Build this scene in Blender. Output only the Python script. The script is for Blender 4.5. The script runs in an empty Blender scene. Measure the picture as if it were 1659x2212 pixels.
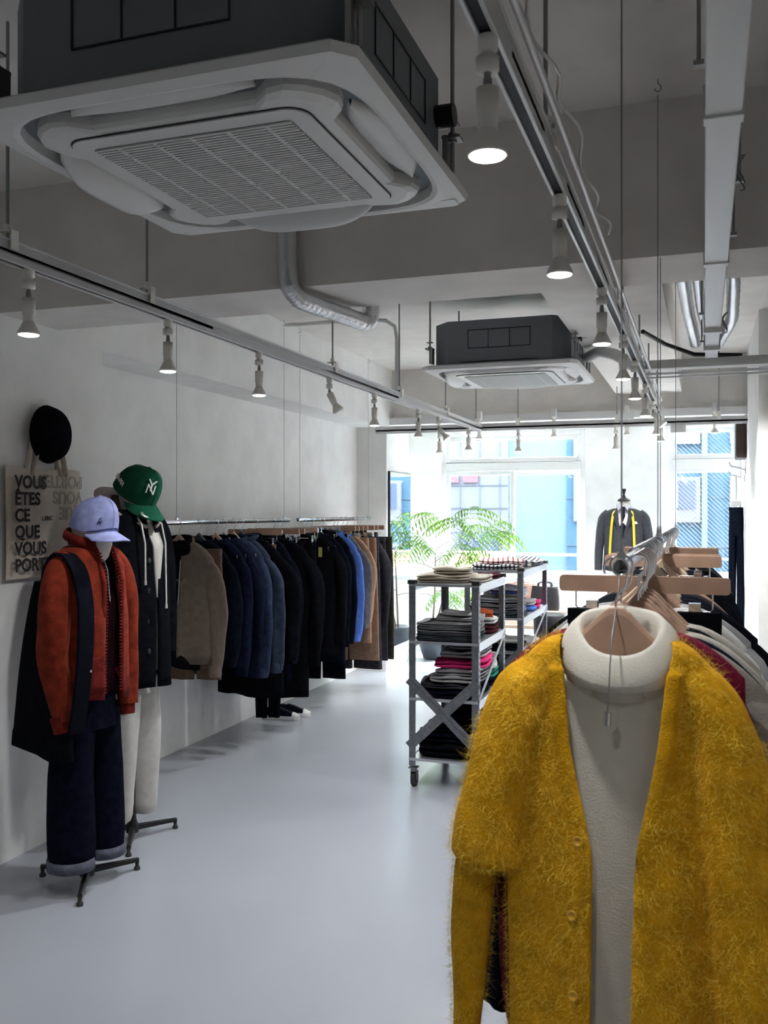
import bpy, bmesh, math, random
from mathutils import Vector, Matrix, noise
random.seed(7)
sc = bpy.context.scene
C = sc.collection
R = math.radians
PI = math.pi
V = Vector

# ---------------------------------------------------------------- camera, world, sun, exposure
cam_d = bpy.data.cameras.new('camera')
cam_d.sensor_fit = 'VERTICAL'
cam_d.sensor_height = 24.0
cam_d.lens = 2000.0/2212*24.0
cam_d.clip_start = 0.05
cam_d.dof.use_dof = True
cam_d.dof.focus_distance = 5.0
cam_d.dof.aperture_fstop = 7.0
cam = bpy.data.objects.new('camera', cam_d)
cam.location = (0, 0, 1.55)
cam.rotation_euler = (R(90), 0, R(19.047))
C.objects.link(cam)
sc.camera = cam
sc.view_settings.view_transform = 'Standard'
sc.view_settings.look = 'None'
sc.view_settings.gamma = 1
sc.view_settings.use_curve_mapping = False
sc.view_settings.exposure = 0.75
sc.cycles.max_bounces = 8
sc.cycles.diffuse_bounces = 5
sc.cycles.glossy_bounces = 4
sc.cycles.transmission_bounces = 6
sc.cycles.transparent_max_bounces = 12
sc.cycles.caustics_reflective = False
sc.cycles.caustics_refractive = False
sc.cycles.sample_clamp_indirect = 50.0
sc.cycles.use_denoising = True

wd = bpy.data.worlds.new('sky')
sc.world = wd
wd.use_nodes = True
bg = wd.node_tree.nodes['Background']
bg.inputs[0].default_value = (0.90, 0.945, 1.0, 1)
bg.inputs[1].default_value = 128.0

def light(name, kind, loc, rot=(0, 0, 0), energy=100, color=(1, 1, 1), parent=None, **kw):
    d = bpy.data.lights.new(name, kind)
    d.energy = energy; d.color = color
    for k, v in kw.items(): setattr(d, k, v)
    o = bpy.data.objects.new(name, d)
    o.location = loc; o.rotation_euler = rot
    C.objects.link(o)
    if parent: o.parent = parent
    return o
light('sun', 'SUN', (0, 0, 20), V((-.75, .35, -.55)).to_track_quat('-Z', 'Y').to_euler(), 3.0, (1, .97, .92), angle=R(1))
for px_, pw_ in ((-1.98, 1.56), (0.03, .74)):
    p_ = light('window_portal', 'AREA', (px_, 10.22, 1.6), (R(-90), 0, 0), 1, shape='RECTANGLE', size=pw_, size_y=1.6)
    p_.data.cycles.is_portal = True
SPOT_W = 30.0       # watts of one track lamp

# ---------------------------------------------------------------- materials
MATS = {}
def mat(name, col, rough=.6, metal=0, bump=0, bscale=60, var=0, vscale=8, sheen=0, coat=0, spec=.5, wave=None, emit=None, trans=0, ior=1.45, detail=4, weave=0, col2=None, objc=True):
    if name in MATS: return MATS[name]
    m = bpy.data.materials.new(name); m.use_nodes = True
    nt = m.node_tree; N = nt.nodes; L = nt.links
    b = N['Principled BSDF']
    b.inputs['Base Color'].default_value = (*col, 1)
    b.inputs['Roughness'].default_value = rough
    b.inputs['Metallic'].default_value = metal
    b.inputs['Specular IOR Level'].default_value = spec
    b.inputs['IOR'].default_value = ior
    if sheen:
        b.inputs['Sheen Weight'].default_value = sheen
        b.inputs['Sheen Roughness'].default_value = .5
        b.inputs['Sheen Tint'].default_value = (*[min(1, c*1.5+.05) for c in col], 1)
    if coat: b.inputs['Coat Weight'].default_value = coat; b.inputs['Coat Roughness'].default_value = .12
    if trans: b.inputs['Transmission Weight'].default_value = trans
    if emit:
        b.inputs['Emission Color'].default_value = (*emit[0], 1); b.inputs['Emission Strength'].default_value = emit[1]
    tc = N.new('ShaderNodeTexCoord')
    out = tc.outputs['Object']
    if var or col2:
        n = N.new('ShaderNodeTexNoise'); n.inputs['Scale'].default_value = vscale; n.inputs['Detail'].default_value = detail
        L.new(out, n.inputs['Vector'])
        r = N.new('ShaderNodeValToRGB')
        c2 = col2 or tuple(c*(1-var) for c in col)
        c1 = col if col2 else tuple(min(1, c*(1+var)) for c in col)
        r.color_ramp.elements[0].color = (*c2, 1); r.color_ramp.elements[0].position = .35
        r.color_ramp.elements[1].color = (*c1, 1); r.color_ramp.elements[1].position = .65
        L.new(n.outputs['Fac'], r.inputs['Fac']); L.new(r.outputs['Color'], b.inputs['Base Color'])
    if wave:   # wave = (axis 'X','Y','Z', scale, colour_b, width_position)
        w = N.new('ShaderNodeTexWave'); w.wave_type = 'BANDS'; w.bands_direction = wave[0]
        w.inputs['Scale'].default_value = wave[1]; w.inputs['Distortion'].default_value = wave[4] if len(wave) > 4 else 0
        L.new(out, w.inputs['Vector'])
        r = N.new('ShaderNodeValToRGB'); r.color_ramp.interpolation = 'CONSTANT'
        r.color_ramp.elements[0].color = (*col, 1)
        r.color_ramp.elements[1].color = (*wave[2], 1); r.color_ramp.elements[1].position = wave[3]
        L.new(w.outputs['Fac'], r.inputs['Fac']); L.new(r.outputs['Color'], b.inputs['Base Color'])
    if bump:
        n = N.new('ShaderNodeTexNoise'); n.inputs['Scale'].default_value = bscale; n.inputs['Detail'].default_value = 6
        L.new(out, n.inputs['Vector'])
        bp = N.new('ShaderNodeBump'); bp.inputs['Strength'].default_value = min(1, bump); bp.inputs['Distance'].default_value = .004
        L.new(n.outputs['Fac'], bp.inputs['Height']); L.new(bp.outputs['Normal'], b.inputs['Normal'])
    MATS[name] = m
    return m
def fabric(name, col, var=.18, bump=.5, sheen=.25, bscale=220, vscale=30, **k):
    return mat('fabric_'+name, col, rough=.92, var=var, vscale=vscale, bump=bump, bscale=bscale, sheen=sheen if max(col) > .05 else 0, spec=.12 if max(col) > .05 else .04, **k)

m_wall = mat('white_painted_plaster', (.80, .795, .775), .78, bump=.75, bscale=11, var=.045, vscale=4.5, detail=10)
m_ceil = mat('painted_concrete', (.73, .70, .66), .85, bump=.55, bscale=9, var=.05, vscale=5, detail=9)
m_floor = mat('grey_resin_floor', (.345, .365, .40), .2, bump=.03, bscale=3, var=.02, vscale=1.5, spec=.5, detail=6)
m_white = mat('white_enamel', (.66, .66, .655), .4)
m_offw = mat('offwhite_plastic', (.66, .655, .64), .45, bump=.02)
m_track = mat('track_aluminium_white', (.62, .62, .62), .35, metal=.25)
m_dark = mat('dark_slot', (.015, .015, .02), .6)
m_ac = mat('grey_sheet_metal', (.17, .185, .20), .55, metal=.35, bump=.03, bscale=40)
m_steel = mat('brushed_steel', (.55, .56, .58), .3, metal=1.0, bump=.05, bscale=120)
m_chrome = mat('chrome', (.80, .80, .82), .13, metal=1.0)
m_galv = mat('galvanised_steel', (.20, .21, .225), .42, metal=.8, var=.15, vscale=40, bump=.1, bscale=90)
m_galvl = mat('bright_galvanised_steel', (.50, .52, .55), .35, metal=.75, bump=.05, bscale=90)
m_rod = mat('zinc_rod', (.33, .33, .33), .5, metal=.8)
m_alu = mat('aluminium_foil_tape', (.72, .73, .74), .3, metal=.8, bump=.5, bscale=55)
m_wood = mat('beech_wood', (.45, .285, .20), .55, wave=None, var=.10, vscale=12, bump=.1, bscale=60, detail=8)
m_woodl = mat('light_maple_wood', (.62, .47, .34), .5, var=.08, vscale=14, bump=.05)
m_gwood = mat('dark_grey_plastic', (.045, .05, .06), .4)
m_black = mat('black_metal', (.012, .012, .014), .35, metal=.2)
m_rubber = mat('black_rubber', (.02, .02, .02), .7)
m_wire = mat('steel_wire', (.22, .22, .23), .45, metal=.7)
m_bulb = mat('lamp_lens_glow', (1, 1, 1), .4, emit=((1, .97, .9), 14.0))
m_rim = mat('lamp_rim_white', (.8, .78, .72), .4)
m_mann = mat('mannequin_cream', (.62, .56, .52), .5)

def glass_mat():
    m = bpy.data.materials.new('window_glass'); m.use_nodes = True
    nt = m.node_tree; nt.nodes.clear()
    o = nt.nodes.new('ShaderNodeOutputMaterial'); mx = nt.nodes.new('ShaderNodeMixShader')
    t = nt.nodes.new('ShaderNodeBsdfTransparent'); g = nt.nodes.new('ShaderNodeBsdfGlossy')
    g.inputs['Roughness'].default_value = .03; t.inputs['Color'].default_value = (.94, .98, 1, 1)
    mx.inputs[0].default_value = .06
    nt.links.new(t.outputs[0], mx.inputs[1]); nt.links.new(g.outputs[0], mx.inputs[2]); nt.links.new(mx.outputs[0], o.inputs[0])
    return m
m_glass = glass_mat()
m_mirror = mat('mirror_silver', (.93, .94, .95), .01, metal=1.0)

# ---------------------------------------------------------------- mesh helpers
class MB:
    def __init__(s): s.v = []; s.f = []; s.sm = []
    def add(s, vs, fs, smooth=False):
        o = len(s.v); s.v += [V(p) for p in vs]
        s.f += [tuple(i+o for i in f) for f in fs]; s.sm += [smooth]*len(fs)
        return s
    def box(s, c, size, rz=0, ry=0, rx=0):
        hx, hy, hz = (q/2 for q in size)
        M = Matrix.Rotation(rz, 3, 'Z') @ Matrix.Rotation(ry, 3, 'Y') @ Matrix.Rotation(rx, 3, 'X')
        vs = [V(c)+M @ V((x, y, z)) for x in (-hx, hx) for y in (-hy, hy) for z in (-hz, hz)]
        return s.add(vs, [(0, 1, 3, 2), (4, 6, 7, 5), (0, 4, 5, 1), (2, 3, 7, 6), (0, 2, 6, 4), (1, 5, 7, 3)])
    def bb(s, x0, x1, y0, y1, z0, z1): return s.box(((x0+x1)/2, (y0+y1)/2, (z0+z1)/2), (x1-x0, y1-y0, z1-z0))
    def loft(s, rings, cap=True, close=True, smooth=True):
        n = len(rings[0]); vs = [p for r in rings for p in r]; fs = []
        for i in range(len(rings)-1):
            for j in range(n if close else n-1):
                k = (j+1) % n
                fs.append((i*n+j, i*n+k, (i+1)*n+k, (i+1)*n+j))
        s.add(vs, fs, smooth)
        if cap and close:
            s.add(rings[0], [tuple(range(n))[::-1]]); s.add(rings[-1], [tuple(range(n))])
        return s
    def cyl(s, a, b, r0, r1=None, n=14, cap=True):
        return s.tube([a, b], [r0, r0 if r1 is None else r1], n, cap)
    def tube(s, pts, rad, n=10, cap=True, flat=1.0):
        pts = [V(p) for p in pts]
        if not hasattr(rad, '__len__'): rad = [rad]*len(pts)
        rings = []; up = None
        for i, p in enumerate(pts):
            t = (pts[min(i+1, len(pts)-1)]-pts[max(i-1, 0)])
            t = t.normalized() if t.length > 1e-9 else V((0, 0, 1))
            if up is None:
                up = V((0, 0, 1)) if abs(t.z) < .9 else V((0, 1, 0))
            a = t.cross(up)
            if a.length < 1e-6: a = t.cross(V((1, 0, 0)))
            a.normalize(); b = a.cross(t).normalized(); up = b
            rings.append([p+a*math.cos(2*PI*k/n)*rad[i]+b*math.sin(2*PI*k/n)*rad[i]*flat for k in range(n)])
        return s.loft(rings, cap)
    def lathe(s, prof, c=(0, 0, 0), n=24, cap=True, M=None):
        c = V(c); rings = []
        for r, z in prof:
            rg = [V((r*math.cos(2*PI*k/n), r*math.sin(2*PI*k/n), z)) for k in range(n)]
            if M: rg = [M @ p for p in rg]
            rings.append([p+c for p in rg])
        return s.loft(rings, cap)
    def slab(s, outline, z0, z1, M=None):   # extrude outline (x,y list) in z, optional transform
        f = (lambda p: M @ V(p)) if M else V
        return s.loft([[f((x, y, z0)) for x, y in outline], [f((x, y, z1)) for x, y in outline]], smooth=False)
    def build(s, name, m=None, parent=None, bevel=0, solid=0, sub=0, loc=None):
        me = bpy.data.meshes.new(name)
        me.from_pydata([tuple(p) for p in s.v], [], s.f)
        me.polygons.foreach_set('use_smooth', s.sm)
        bm = bmesh.new(); bm.from_mesh(me); bmesh.ops.recalc_face_normals(bm, faces=bm.faces); bm.to_mesh(me); bm.free()
        me.update()
        o = bpy.data.objects.new(name, me)
        if m: me.materials.append(m)
        C.objects.link(o)
        if parent: o.parent = parent
        if loc: o.location = loc
        if solid:
            q = o.modifiers.new('solid', 'SOLIDIFY'); q.thickness = solid; q.offset = 0
        if sub:
            q = o.modifiers.new('sub', 'SUBSURF'); q.levels = sub; q.render_levels = sub
        if bevel:
            q = o.modifiers.new('bevel', 'BEVEL'); q.width = bevel; q.segments = 2; q.limit_method = 'ANGLE'; q.angle_limit = R(40)
        return o
def tag(o, label, cat, group=None, kind=None):
    o['label'] = label; o['category'] = cat
    if group: o['group'] = group
    if kind: o['kind'] = kind
    return o
def thing(name, label, cat, loc=(0, 0, 0), rz=0, group=None):
    o = bpy.data.objects.new(name, None); C.objects.link(o); o.empty_display_size = .1
    o.location = loc; o.rotation_euler = (0, 0, rz)
    return tag(o, label, cat, group)
def dup(root, loc, rz=None, label=None, group=None):
    r = root.copy(); C.objects.link(r); r.location = loc
    if rz is not None: r.rotation_euler = (0, 0, rz)
    if label: r['label'] = label
    if group: r['group'] = group
    for ch in list(root.children):
        c = ch.copy(); C.objects.link(c); c.parent = r
        for g in list(ch.children):
            d = g.copy(); C.objects.link(d); d.parent = c
    return r
def struct(name, mb, m, parent=None, **k):
    o = mb.build(name, m, parent, **k)
    if not parent: o['kind'] = 'structure'
    return o
def lerp(a, b, t): return a+(b-a)*t
def interp(tab, t):
    if t <= tab[0][0]: return tab[0][1]
    for (a, x), (b, y) in zip(tab, tab[1:]):
        if t <= b:
            u = (t-a)/(b-a) if b > a else 0
            return x+(y-x)*u
    return tab[-1][1]
def circ(n=16, r=1, a0=0, a1=2*PI): return [(r*math.cos(a0+(a1-a0)*k/n), r*math.sin(a0+(a1-a0)*k/n)) for k in range(n+1)]
def rrect(w, h, r, n=5):
    pts = []
    for cx, cy, a in ((w/2-r, h/2-r, 0), (-w/2+r, h/2-r, PI/2), (-w/2+r, -h/2+r, PI), (w/2-r, -h/2+r, 1.5*PI)):
        for k in range(n+1):
            t = a+PI/2*k/n; pts.append((cx+r*math.cos(t), cy+r*math.sin(t)))
    return pts
def text_mesh(name, body, size, m, parent, M, extrude=.0008, offset=0.0, outline=0, align='LEFT', space=1.0):
    cu = bpy.data.curves.new(name, 'FONT'); cu.body = body; cu.size = size; cu.align_x = align; cu.space_character = space
    if outline: cu.fill_mode = 'NONE'; cu.bevel_depth = outline; cu.bevel_resolution = 1
    else: cu.extrude = extrude; cu.offset = offset
    cu.resolution_u = 4
    t = bpy.data.objects.new('tmp', cu); C.objects.link(t)
    dg = bpy.context.evaluated_depsgraph_get(); me = bpy.data.meshes.new_from_object(t.evaluated_get(dg))
    C.objects.unlink(t); bpy.data.objects.remove(t)
    me.name = name; me.materials.clear(); me.materials.append(m)
    o = bpy.data.objects.new(name, me); C.objects.link(o); o.parent = parent; o.matrix_local = M
    return o

# ---------------------------------------------------------------- the room
XL, XP, XR = -3.23, -2.92, .36        # recessed wall, pillar face, right wall
YF, YB, ZC = -2.6, 10.0, 2.95
struct('floor', MB().bb(-3.7, 1.3, YF-.2, 10.25, -.15, 0), m_floor)
struct('ceiling', MB().bb(-3.7, 1.3, YF-.2, 10.3, ZC, ZC+.2), m_ceil)
# left wall: recess between two pillars under a flush upper band
lw = MB()
lw.bb(XL-.3, XL, 4.02, 8.53, 0, 2.38)
lw.bb(XL-.3, XP, YF, 4.02, 0, ZC)
lw.bb(XL-.3, XP, 4.02, 8.53, 2.38, ZC)
struct('wall_left', lw, m_wall)
struct('trim_1', MB().bb(XL-.3, XP, 8.53, 9.25, 0, ZC), m_wall)          # far pillar
struct('trim_2', MB().bb(-3.9, -3.42, 9.25, 10.2, 0, ZC), m_wall)
# right wall
struct('wall_right', MB().bb(XR, XR+.5, 6.9, 10.2, 0, ZC).bb(XR+.06, XR+.5, YF, 6.9, 0, ZC), m_wall)
struct('wall_front', MB().bb(-3.6, .9, YF-.2, YF, 0, ZC), m_wall)
# back wall round two window openings
W1, W2 = (-2.78, -1.19), (-.36, .36)
bw = MB()
bw.bb(-3.9, W1[0], YB, YB+.22, 0, ZC).bb(W1[1], W2[0], YB, YB+.22, 0, ZC)
bw.bb(W1[0], W1[1], YB, YB+.22, 0, .82).bb(W2[0], W2[1], YB, YB+.22, 0, .84)
bw.bb(W1[0], W1[1], YB, YB+.22, 2.43, ZC).bb(W2[0], XR+.3, YB, YB+.22, 2.46, ZC)
struct('wall_back', bw, m_wall)
# beams
struct('trim_3', MB().bb(XP, XR+.06, 3.28, 3.68, 2.42, ZC), m_ceil)
struct('trim_4', MB().bb(XP, XR+.0, 8.7, YB, 2.45, ZC), m_ceil)
struct('trim_5', MB().bb(-.75, -.185, 3.68, 8.7, 2.62, ZC), m_ceil)
struct('trim_6', MB().bb(XP-.0, -.1, 8.62, 8.7, 2.405, 2.47).bb(-.1, XR, 8.62, 8.7, 2.405, 2.47), m_white)

# windows
def window(n, x0, x1, zt, split, zs):
    y = YB+.03
    f = MB()
    def fr(a, b, c, d, t=.05, dp=.09, yy=y):
        f.bb(a, a+t, yy, yy+dp, c, d); f.bb(b-t, b, yy, yy+dp, c, d)
        f.bb(a+t, b-t, yy, yy+dp, d-t, d); f.bb(a+t, b-t, yy, yy+dp, c, c+t)
    fr(x0, x1, zs, zt)
    f.bb(x0+.05, x1-.05, y, y+.09, 2.0, 2.10)            # middle transom bar
    f.bb(x0-.03, x1+.03, YB-.03, YB+.03, zs-.03, zs+.015)   # sill
    w = struct('window_%d' % n, f, m_white, bevel=.004)
    s = MB()
    for i_, (a, b, c, d) in enumerate(split):
        t = .045; q = .024*(i_ == 2)
        s.bb(a, a+t, y+.02+q, y+.043+q, c, d).bb(b-t, b, y+.02+q, y+.043+q, c, d).bb(a+t, b-t, y+.02+q, y+.043+q, d-t, d).bb(a+t, b-t, y+.02+q, y+.043+q, c, c+t)
    s.build('sash', m_white, w, bevel=.003)
    for a, b, c, d in split:
        MB().bb(a+.045, b-.045, y+.030, y+.033, c+.045, d-.045).build('pane', m_glass, w)
    MB().bb(x0+.05, x1-.05, y-.002, y+.003, 2.095, 2.098).build('gasket', m_dark, w)
    return w
w1 = window(1, W1[0], W1[1], 2.43, [(-2.73, -1.24, 2.10, 2.38), (-2.73, -1.96, .87, 2.0), (-2.0, -1.24, .87, 2.0)], .82)
w2 = window(2, W2[0], W2[1], 2.46, [(-.31, .31, 2.10, 2.41), (-.31, .31, .89, 2.0)], .84)
# wire mesh cast in the right window and the left sash
def wired(x0, x1, z0, z1, parent, sp=.075):
    mb = MB(); y = YB+.07
    k = x0-(z1-z0)
    while k < x1:
        for sgn in (1,):
            a, b = V((k, y, z1)), V((k+(z1-z0), y, z0))
            t0 = max(0, (x0-k)/(z1-z0)); t1 = min(1, (x1-k)/(z1-z0))
            if t1 > t0: mb.cyl(a.lerp(b, t0), a.lerp(b, t1), .0007, n=4)
        k += sp
    mb.build('glass_wire', m_white, parent)
wired(-.265, .265, .935, 1.955, w2, .045)
wired(-.265, .265, 2.145, 2.365, w2, .045)
wired(-2.685, -2.045, .935, 1.50, w1, .06)
MB().bb(-1.52, -1.40, YB+.025, YB+.03, 2.40, 2.405).bb(-2.0, -1.985, YB-.0, YB+.03, 1.35, 1.43).build('latch', m_steel, w1)
# the building across the street
def facade():
    Y = 16.0
    t = tag(bpy.data.objects.new('building', None), 'pale blue and white building front seen across the street', 'building')
    C.objects.link(t); t.location = (-1.5, Y, -4)
    def at(mb): 
        for i, p in enumerate(mb.v): mb.v[i] = p-V((-1.5, Y, -4))
        return mb
    cy = mat('facade_pale_cyan', (.033, .050, .053), 1, spec=0); bl = mat('facade_sky_blue', (.0145, .028, .041), 1, spec=0)
    wh = mat('facade_white_panel', (.037, .039, .044), 1, spec=0); gl = mat('facade_window_glass', (.018, .023, .036), .5, spec=0)
    gy = mat('facade_joint_grey', (.029, .033, .040), 1, spec=0); pk = mat('facade_red_panel', (.044, .026, .030), 1, spec=0)
    at(MB().bb(-20, -.95, Y, Y+.3, -4, 7)).build('wall_panel', cy, t)
    at(MB().bb(-5.5, -3.22, Y-.06, Y, -4, 7)).build('wall_panel', wh, t)
    at(MB().bb(-2.21, 14, Y-.05, Y-.001, -4, 7)).build('wall_panel', bl, t)
    j = MB()
    for x in (-4.07, -3.72, -3.36): j.bb(x-.008, x+.008, Y-.07, Y-.06, -4, 7)
    for z in (2.02, 1.62, 1.2, .72, .2, -.4): j.bb(-5.5, -3.22, Y-.07, Y-.06, z-.008, z+.008)
    for z in (1.78, .98, .55, 0): j.bb(-2.21, 5, Y-.06, Y-.05, z-.006, z+.006)
    at(j).build('joint_line', gy, t)
    at(MB().bb(-4.33, -4.1, Y-.09, Y-.06, 2.07, 2.22).bb(-4.02, -3.75, Y-.09, Y-.06, 2.07, 2.22)).build('red_panel', pk, t)
    for a, b, c, d in ((-4.02, -3.4, .33, 1.16), (-2.09, -1.92, 1.39, 2.95), ):
        at(MB().bb(a, b, Y-.09, Y-.06, c, d)).build('balcony_screen' if a < -4 else 'white_box', gl if a < -3 else wh, t)
    for x0 in (-.62, .40, 1.45):
        for z0, z1 in ((1.38, 2.12), (2.66, 3.5), (-.4, .97)):
            f = at(MB().bb(x0, x0+.57, Y-.12, Y-.05, z0, z1)).build('window_frame', wh, t)
            at(MB().bb(x0+.08, x0+.49, Y-.13, Y-.115, max(z0+.22, z1-.62), z1-.06)).build('pane', gl, f)
            at(MB().bb(x0+.19, x0+.23, Y-.14, Y-.13, max(z0+.24, z1-.6), z1-.1)).build('mullion', wh, f)
    at(MB().bb(-.03, .06, Y-.12, Y-.05, -4, 7)).build('drainpipe', cy, t)
facade()
struct('trim_sky_block', MB().bb(-40, 30, YF-.2, 10.25, ZC+.21, 14).bb(-40, -3.95, YF-.2, 10.25, -4, ZC+.21).bb(1.35, 30, YF-.2, 10.25, -4, ZC+.21).bb(-3.95, 1.35, YF-.2, 10.25, -4, -.16), mat('ledge_and_block_grey', (.4, .4, .4), .9))  # unseen building mass, added to keep sky light off the facade
struct('trim_9', MB().bb(-4, 1.5, 10.23, 11.1, .02, .25), mat('ledge_and_block_grey', (.4, .4, .4), .9))
pl_ = thing('wooden_planter', 'tan wooden planter outside the left window behind the tree', 'planter', (-2.75, 10.75, .25))
MB().bb(-.5, .55, -.15, .15, 0, .80).build('planter_box', mat('weathered_tan_wood', (.22, .15, .09), .7), pl_)
MB().bb(-.52, .57, -.17, .17, .80, .83).build('planter_rim', MATS['weathered_tan_wood'], pl_)
tag(MB().bb(-40, 30, 10.3, 16.2, -4.2, -4).build('street', mat('asphalt', (.08, .08, .085), .9, bump=.3)), '', '')
o_ = C.objects['street']; del o_['label']; del o_['category']; o_['kind'] = 'structure'; o_.name = 'trim_7'

# white guard rail across the windows
g = thing('guard_rail', 'thin white horizontal rail across the back windows', 'rail', (0, 9.9, 1.09))
MB().cyl((-2.86, 0, 0), (-1.16, 0, 0), .009).build('bar', m_white, g)
MB().cyl((-1.16, 0, 0), (-1.10, 0, 0), .012).bb(-1.14, -1.09, -.0, .1, -.045, .045).bb(-2.87, -2.82, 0, .1, -.045, .045).build('bracket', m_wall, g)
g2 = thing('guard_rail', 'thin white rail across the right-hand window', 'rail', (0, 9.9, 1.07))
MB().cyl((-.42, 0, 0), (.35, 0, 0), .009).build('bar', m_white, g2)
MB().bb(-.45, -.40, 0, .1, -.04, .04).bb(.31, .359, 0, .1, -.04, .04).build('bracket', m_wall, g2)
# mirror on the far pillar's side
mr = thing('wall_mirror', 'tall thin black edged mirror on the side of the far pillar', 'mirror', (XP+.002, 8.93, .0))
MB().bb(0, .02, -.36, .31, .22, 1.95).build('frame', m_black, mr)
MB().bb(.0205, .023, -.355, .305, .225, 1.945).build('mirror_glass', m_mirror, mr)
tag(MB().bb(XL+.001, XL+.012, 6.03, 6.11, .22, .345).build('wall_socket', m_offw, bevel=.004), 'white wall socket low on the left wall under the jackets', 'socket')
MB().bb(XL+.012, XL+.015, 6.052, 6.088, .26, .31).build('socket_face', m_white, C.objects['wall_socket'])
# ================================================================ ceiling equipment
# cassette air conditioners
def air_con(label, loc, flap):
    t = thing('air_conditioner', label, 'air conditioner', loc, 0, 'cassette air conditioners hung from the ceiling')
    S = .475
    # grey body with cut corners
    k = .10; b = .42
    oct_ = [(b-k, -b), (b, -b+k), (b, b-k), (b-k, b), (-b+k, b), (-b, b-k), (-b, -b+k), (-b+k, -b)]
    MB().slab(oct_, .024, .30).build('body', m_ac, t, bevel=.004)
    for (cx, cy, ax) in ((0, -b-.0015, 0), (b+.0015, 0, 1), (-b-.0015, 0, 1)):
        lines = MB()
        for u in (-.19, -.065, .065, .19):
            c = (cx+(0 if ax else u), cy+(u if ax else 0), .185)
            lines.box(c, (.003 if ax else .004, .004 if ax else .003, .11))
        for z in (.13, .24):
            lines.box((cx, cy, z), (.003 if ax else .384, .384 if ax else .003, .004))
        lines.build('knockout_plate', m_black, t)
    # panel: square ring with a big rounded opening
    n = 72
    outer, inner = [], []
    for i in range(n):
        a = 2*PI*(i+.5)/n
        c, s_ = math.cos(a), math.sin(a)
        r = S/((abs(c)**40+abs(s_)**40)**(1/40)); outer.append((c*r, s_*r))
        r = .425/((abs(c)**5+abs(s_)**5)**(1/5)); inner.append((c*r, s_*r))
    p = MB()
    rg = [[V((x*.98, y*.98, .03)) for x, y in outer], [V((x, y, .022)) for x, y in outer], [V((x*.985, y*.985, .004)) for x, y in outer],
          [V((x*1.03, y*1.03, -.004)) for x, y in inner], [V((x, y, .0)) for x, y in inner], [V((x*.985, y*.985, .05)) for x, y in inner]]
    p.loft(rg, cap=False, smooth=False)
    p.build('panel', m_offw, t)
    MB().slab([(x*1.0, y*1.0) for x, y in inner], .046, .050).build('air_outlet', m_dark, t)
    cov = []
    for i in range(n):
        a = 2*PI*(i+.5)/n; c, s_ = math.cos(a), math.sin(a)
        r = .395/((abs(c)**5+abs(s_)**5)**(1/5)); x, y = c*r, s_*r
        def lim(q, o):
            u = min(1, max(0, (abs(o)-.20)/.09)); u = u*u*(3-2*u)
            m_ = .332+.07*u
            return math.copysign(min(abs(q), m_), q)
        cov.append((lim(x, y), lim(y, x)))
    cm = MB(); cm.loft([[V((x, y, .05)) for x, y in cov], [V((x, y, .004)) for x, y in cov], [V((x*.985, y*.985, -.006)) for x, y in cov],
                        [V((x*.93, y*.93, -.012)) for x, y in cov], [V((x*.1, y*.1, -.014)) for x, y in cov]], smooth=False)
    cm.build('cover', m_offw, t)
    gr = MB().slab(rrect(.60, .62, .05), -.0175, -.012).build('intake_grille', m_offw, t)
    MB().slab(rrect(.606, .626, .052), -.0145, -.0125).build('grille_gap', m_dark, gr)
    gm = mat('grille_shadow_grey', (.16, .15, .145), .7)
    MB().slab(rrect(.505, .52, .012), -.0185, -.0174).build('grille_backing', gm, gr)
    sl = MB()
    for i in range(40):
        y = -.255+.51*i/39; sl.box((0, y, -.0205), (.505, .0062, .004))
    for x in (-.19, -.095, 0, .095, .19): sl.box((x, 0, -.0205), (.010, .51, .003))
    sl.build('grille_bars', m_offw, gr)
    # four louvers, curved boats; flap = how far each one drops
    for i in range(4):
        a = i*PI/2
        lm = MB(); rings = []
        for u in range(17):
            s_ = -1+2*u/16; hw = .040*(1-abs(s_)**3.5)+.004; x = s_*.225
            fl = flap[i]*(1-abs(s_)**4)
            ring = []
            for w_ in range(8):
                q = -1+2*w_/7
                ring.append(V((x, -.376+q*hw*(1 if fl < .03 else .75), .022-.014*(1-q*q)-fl*(.55-q*.45))))
            ring += [r_+V((0, 0, .004)) for r_ in reversed(ring)]
            rings.append(ring)
        M = Matrix.Rotation(a, 3, 'Z')
        lm.loft([[M @ q for q in r_] for r_ in rings])
        lm.build('louver', m_offw, t)
    for x, y in ((-.40, -.36), (.40, -.36), (.40, .36), (-.40, .36)):
        x *= 1.12
        h = MB().cyl((x, y, .06), (x, y, ZC-loc[2]), .006, n=8).build('hanger_rod', m_rod, t)
        MB().box((x, y, .15), (.05, .045, .008)).cyl((x, y, .14), (x, y, .165), .013, n=6).box((x*.965, y, .105), (.012, .05, .10)).box((x, y, .19), (.035, .03, .006)).build('bracket', m_rod, h)
    return t
ac1 = air_con('large ceiling cassette air conditioner in the near bay, filling the upper left', (-1.095, 2.085, 2.415), (.0, .0, .06, .065))
ac2 = air_con('smaller looking cassette air conditioner in the far bay beyond the beam', (-1.165, 5.91, 2.415), (.0, .0, .04, .06))
ac1['group'] = ac2['group'] = 'ceiling cassette air conditioners'
for t, s_ in ((ac1, 0), (ac2, 0)):
    MB().slab(rrect(.07, .05, .008), -.002, .0).build('corner_cover', m_offw, t, loc=(.41, .42, 0))
MB().cyl((.40, -.14, .22), (.46, -.14, .22), .036).cyl((.45, -.14, .22), (.70, -.10, .235), .018).build('drain_socket', m_black, ac2)
MB().cyl((.42, .30, .19), (.47, .30, .19), .03).build('pipe_port', m_black, ac1)

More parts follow.
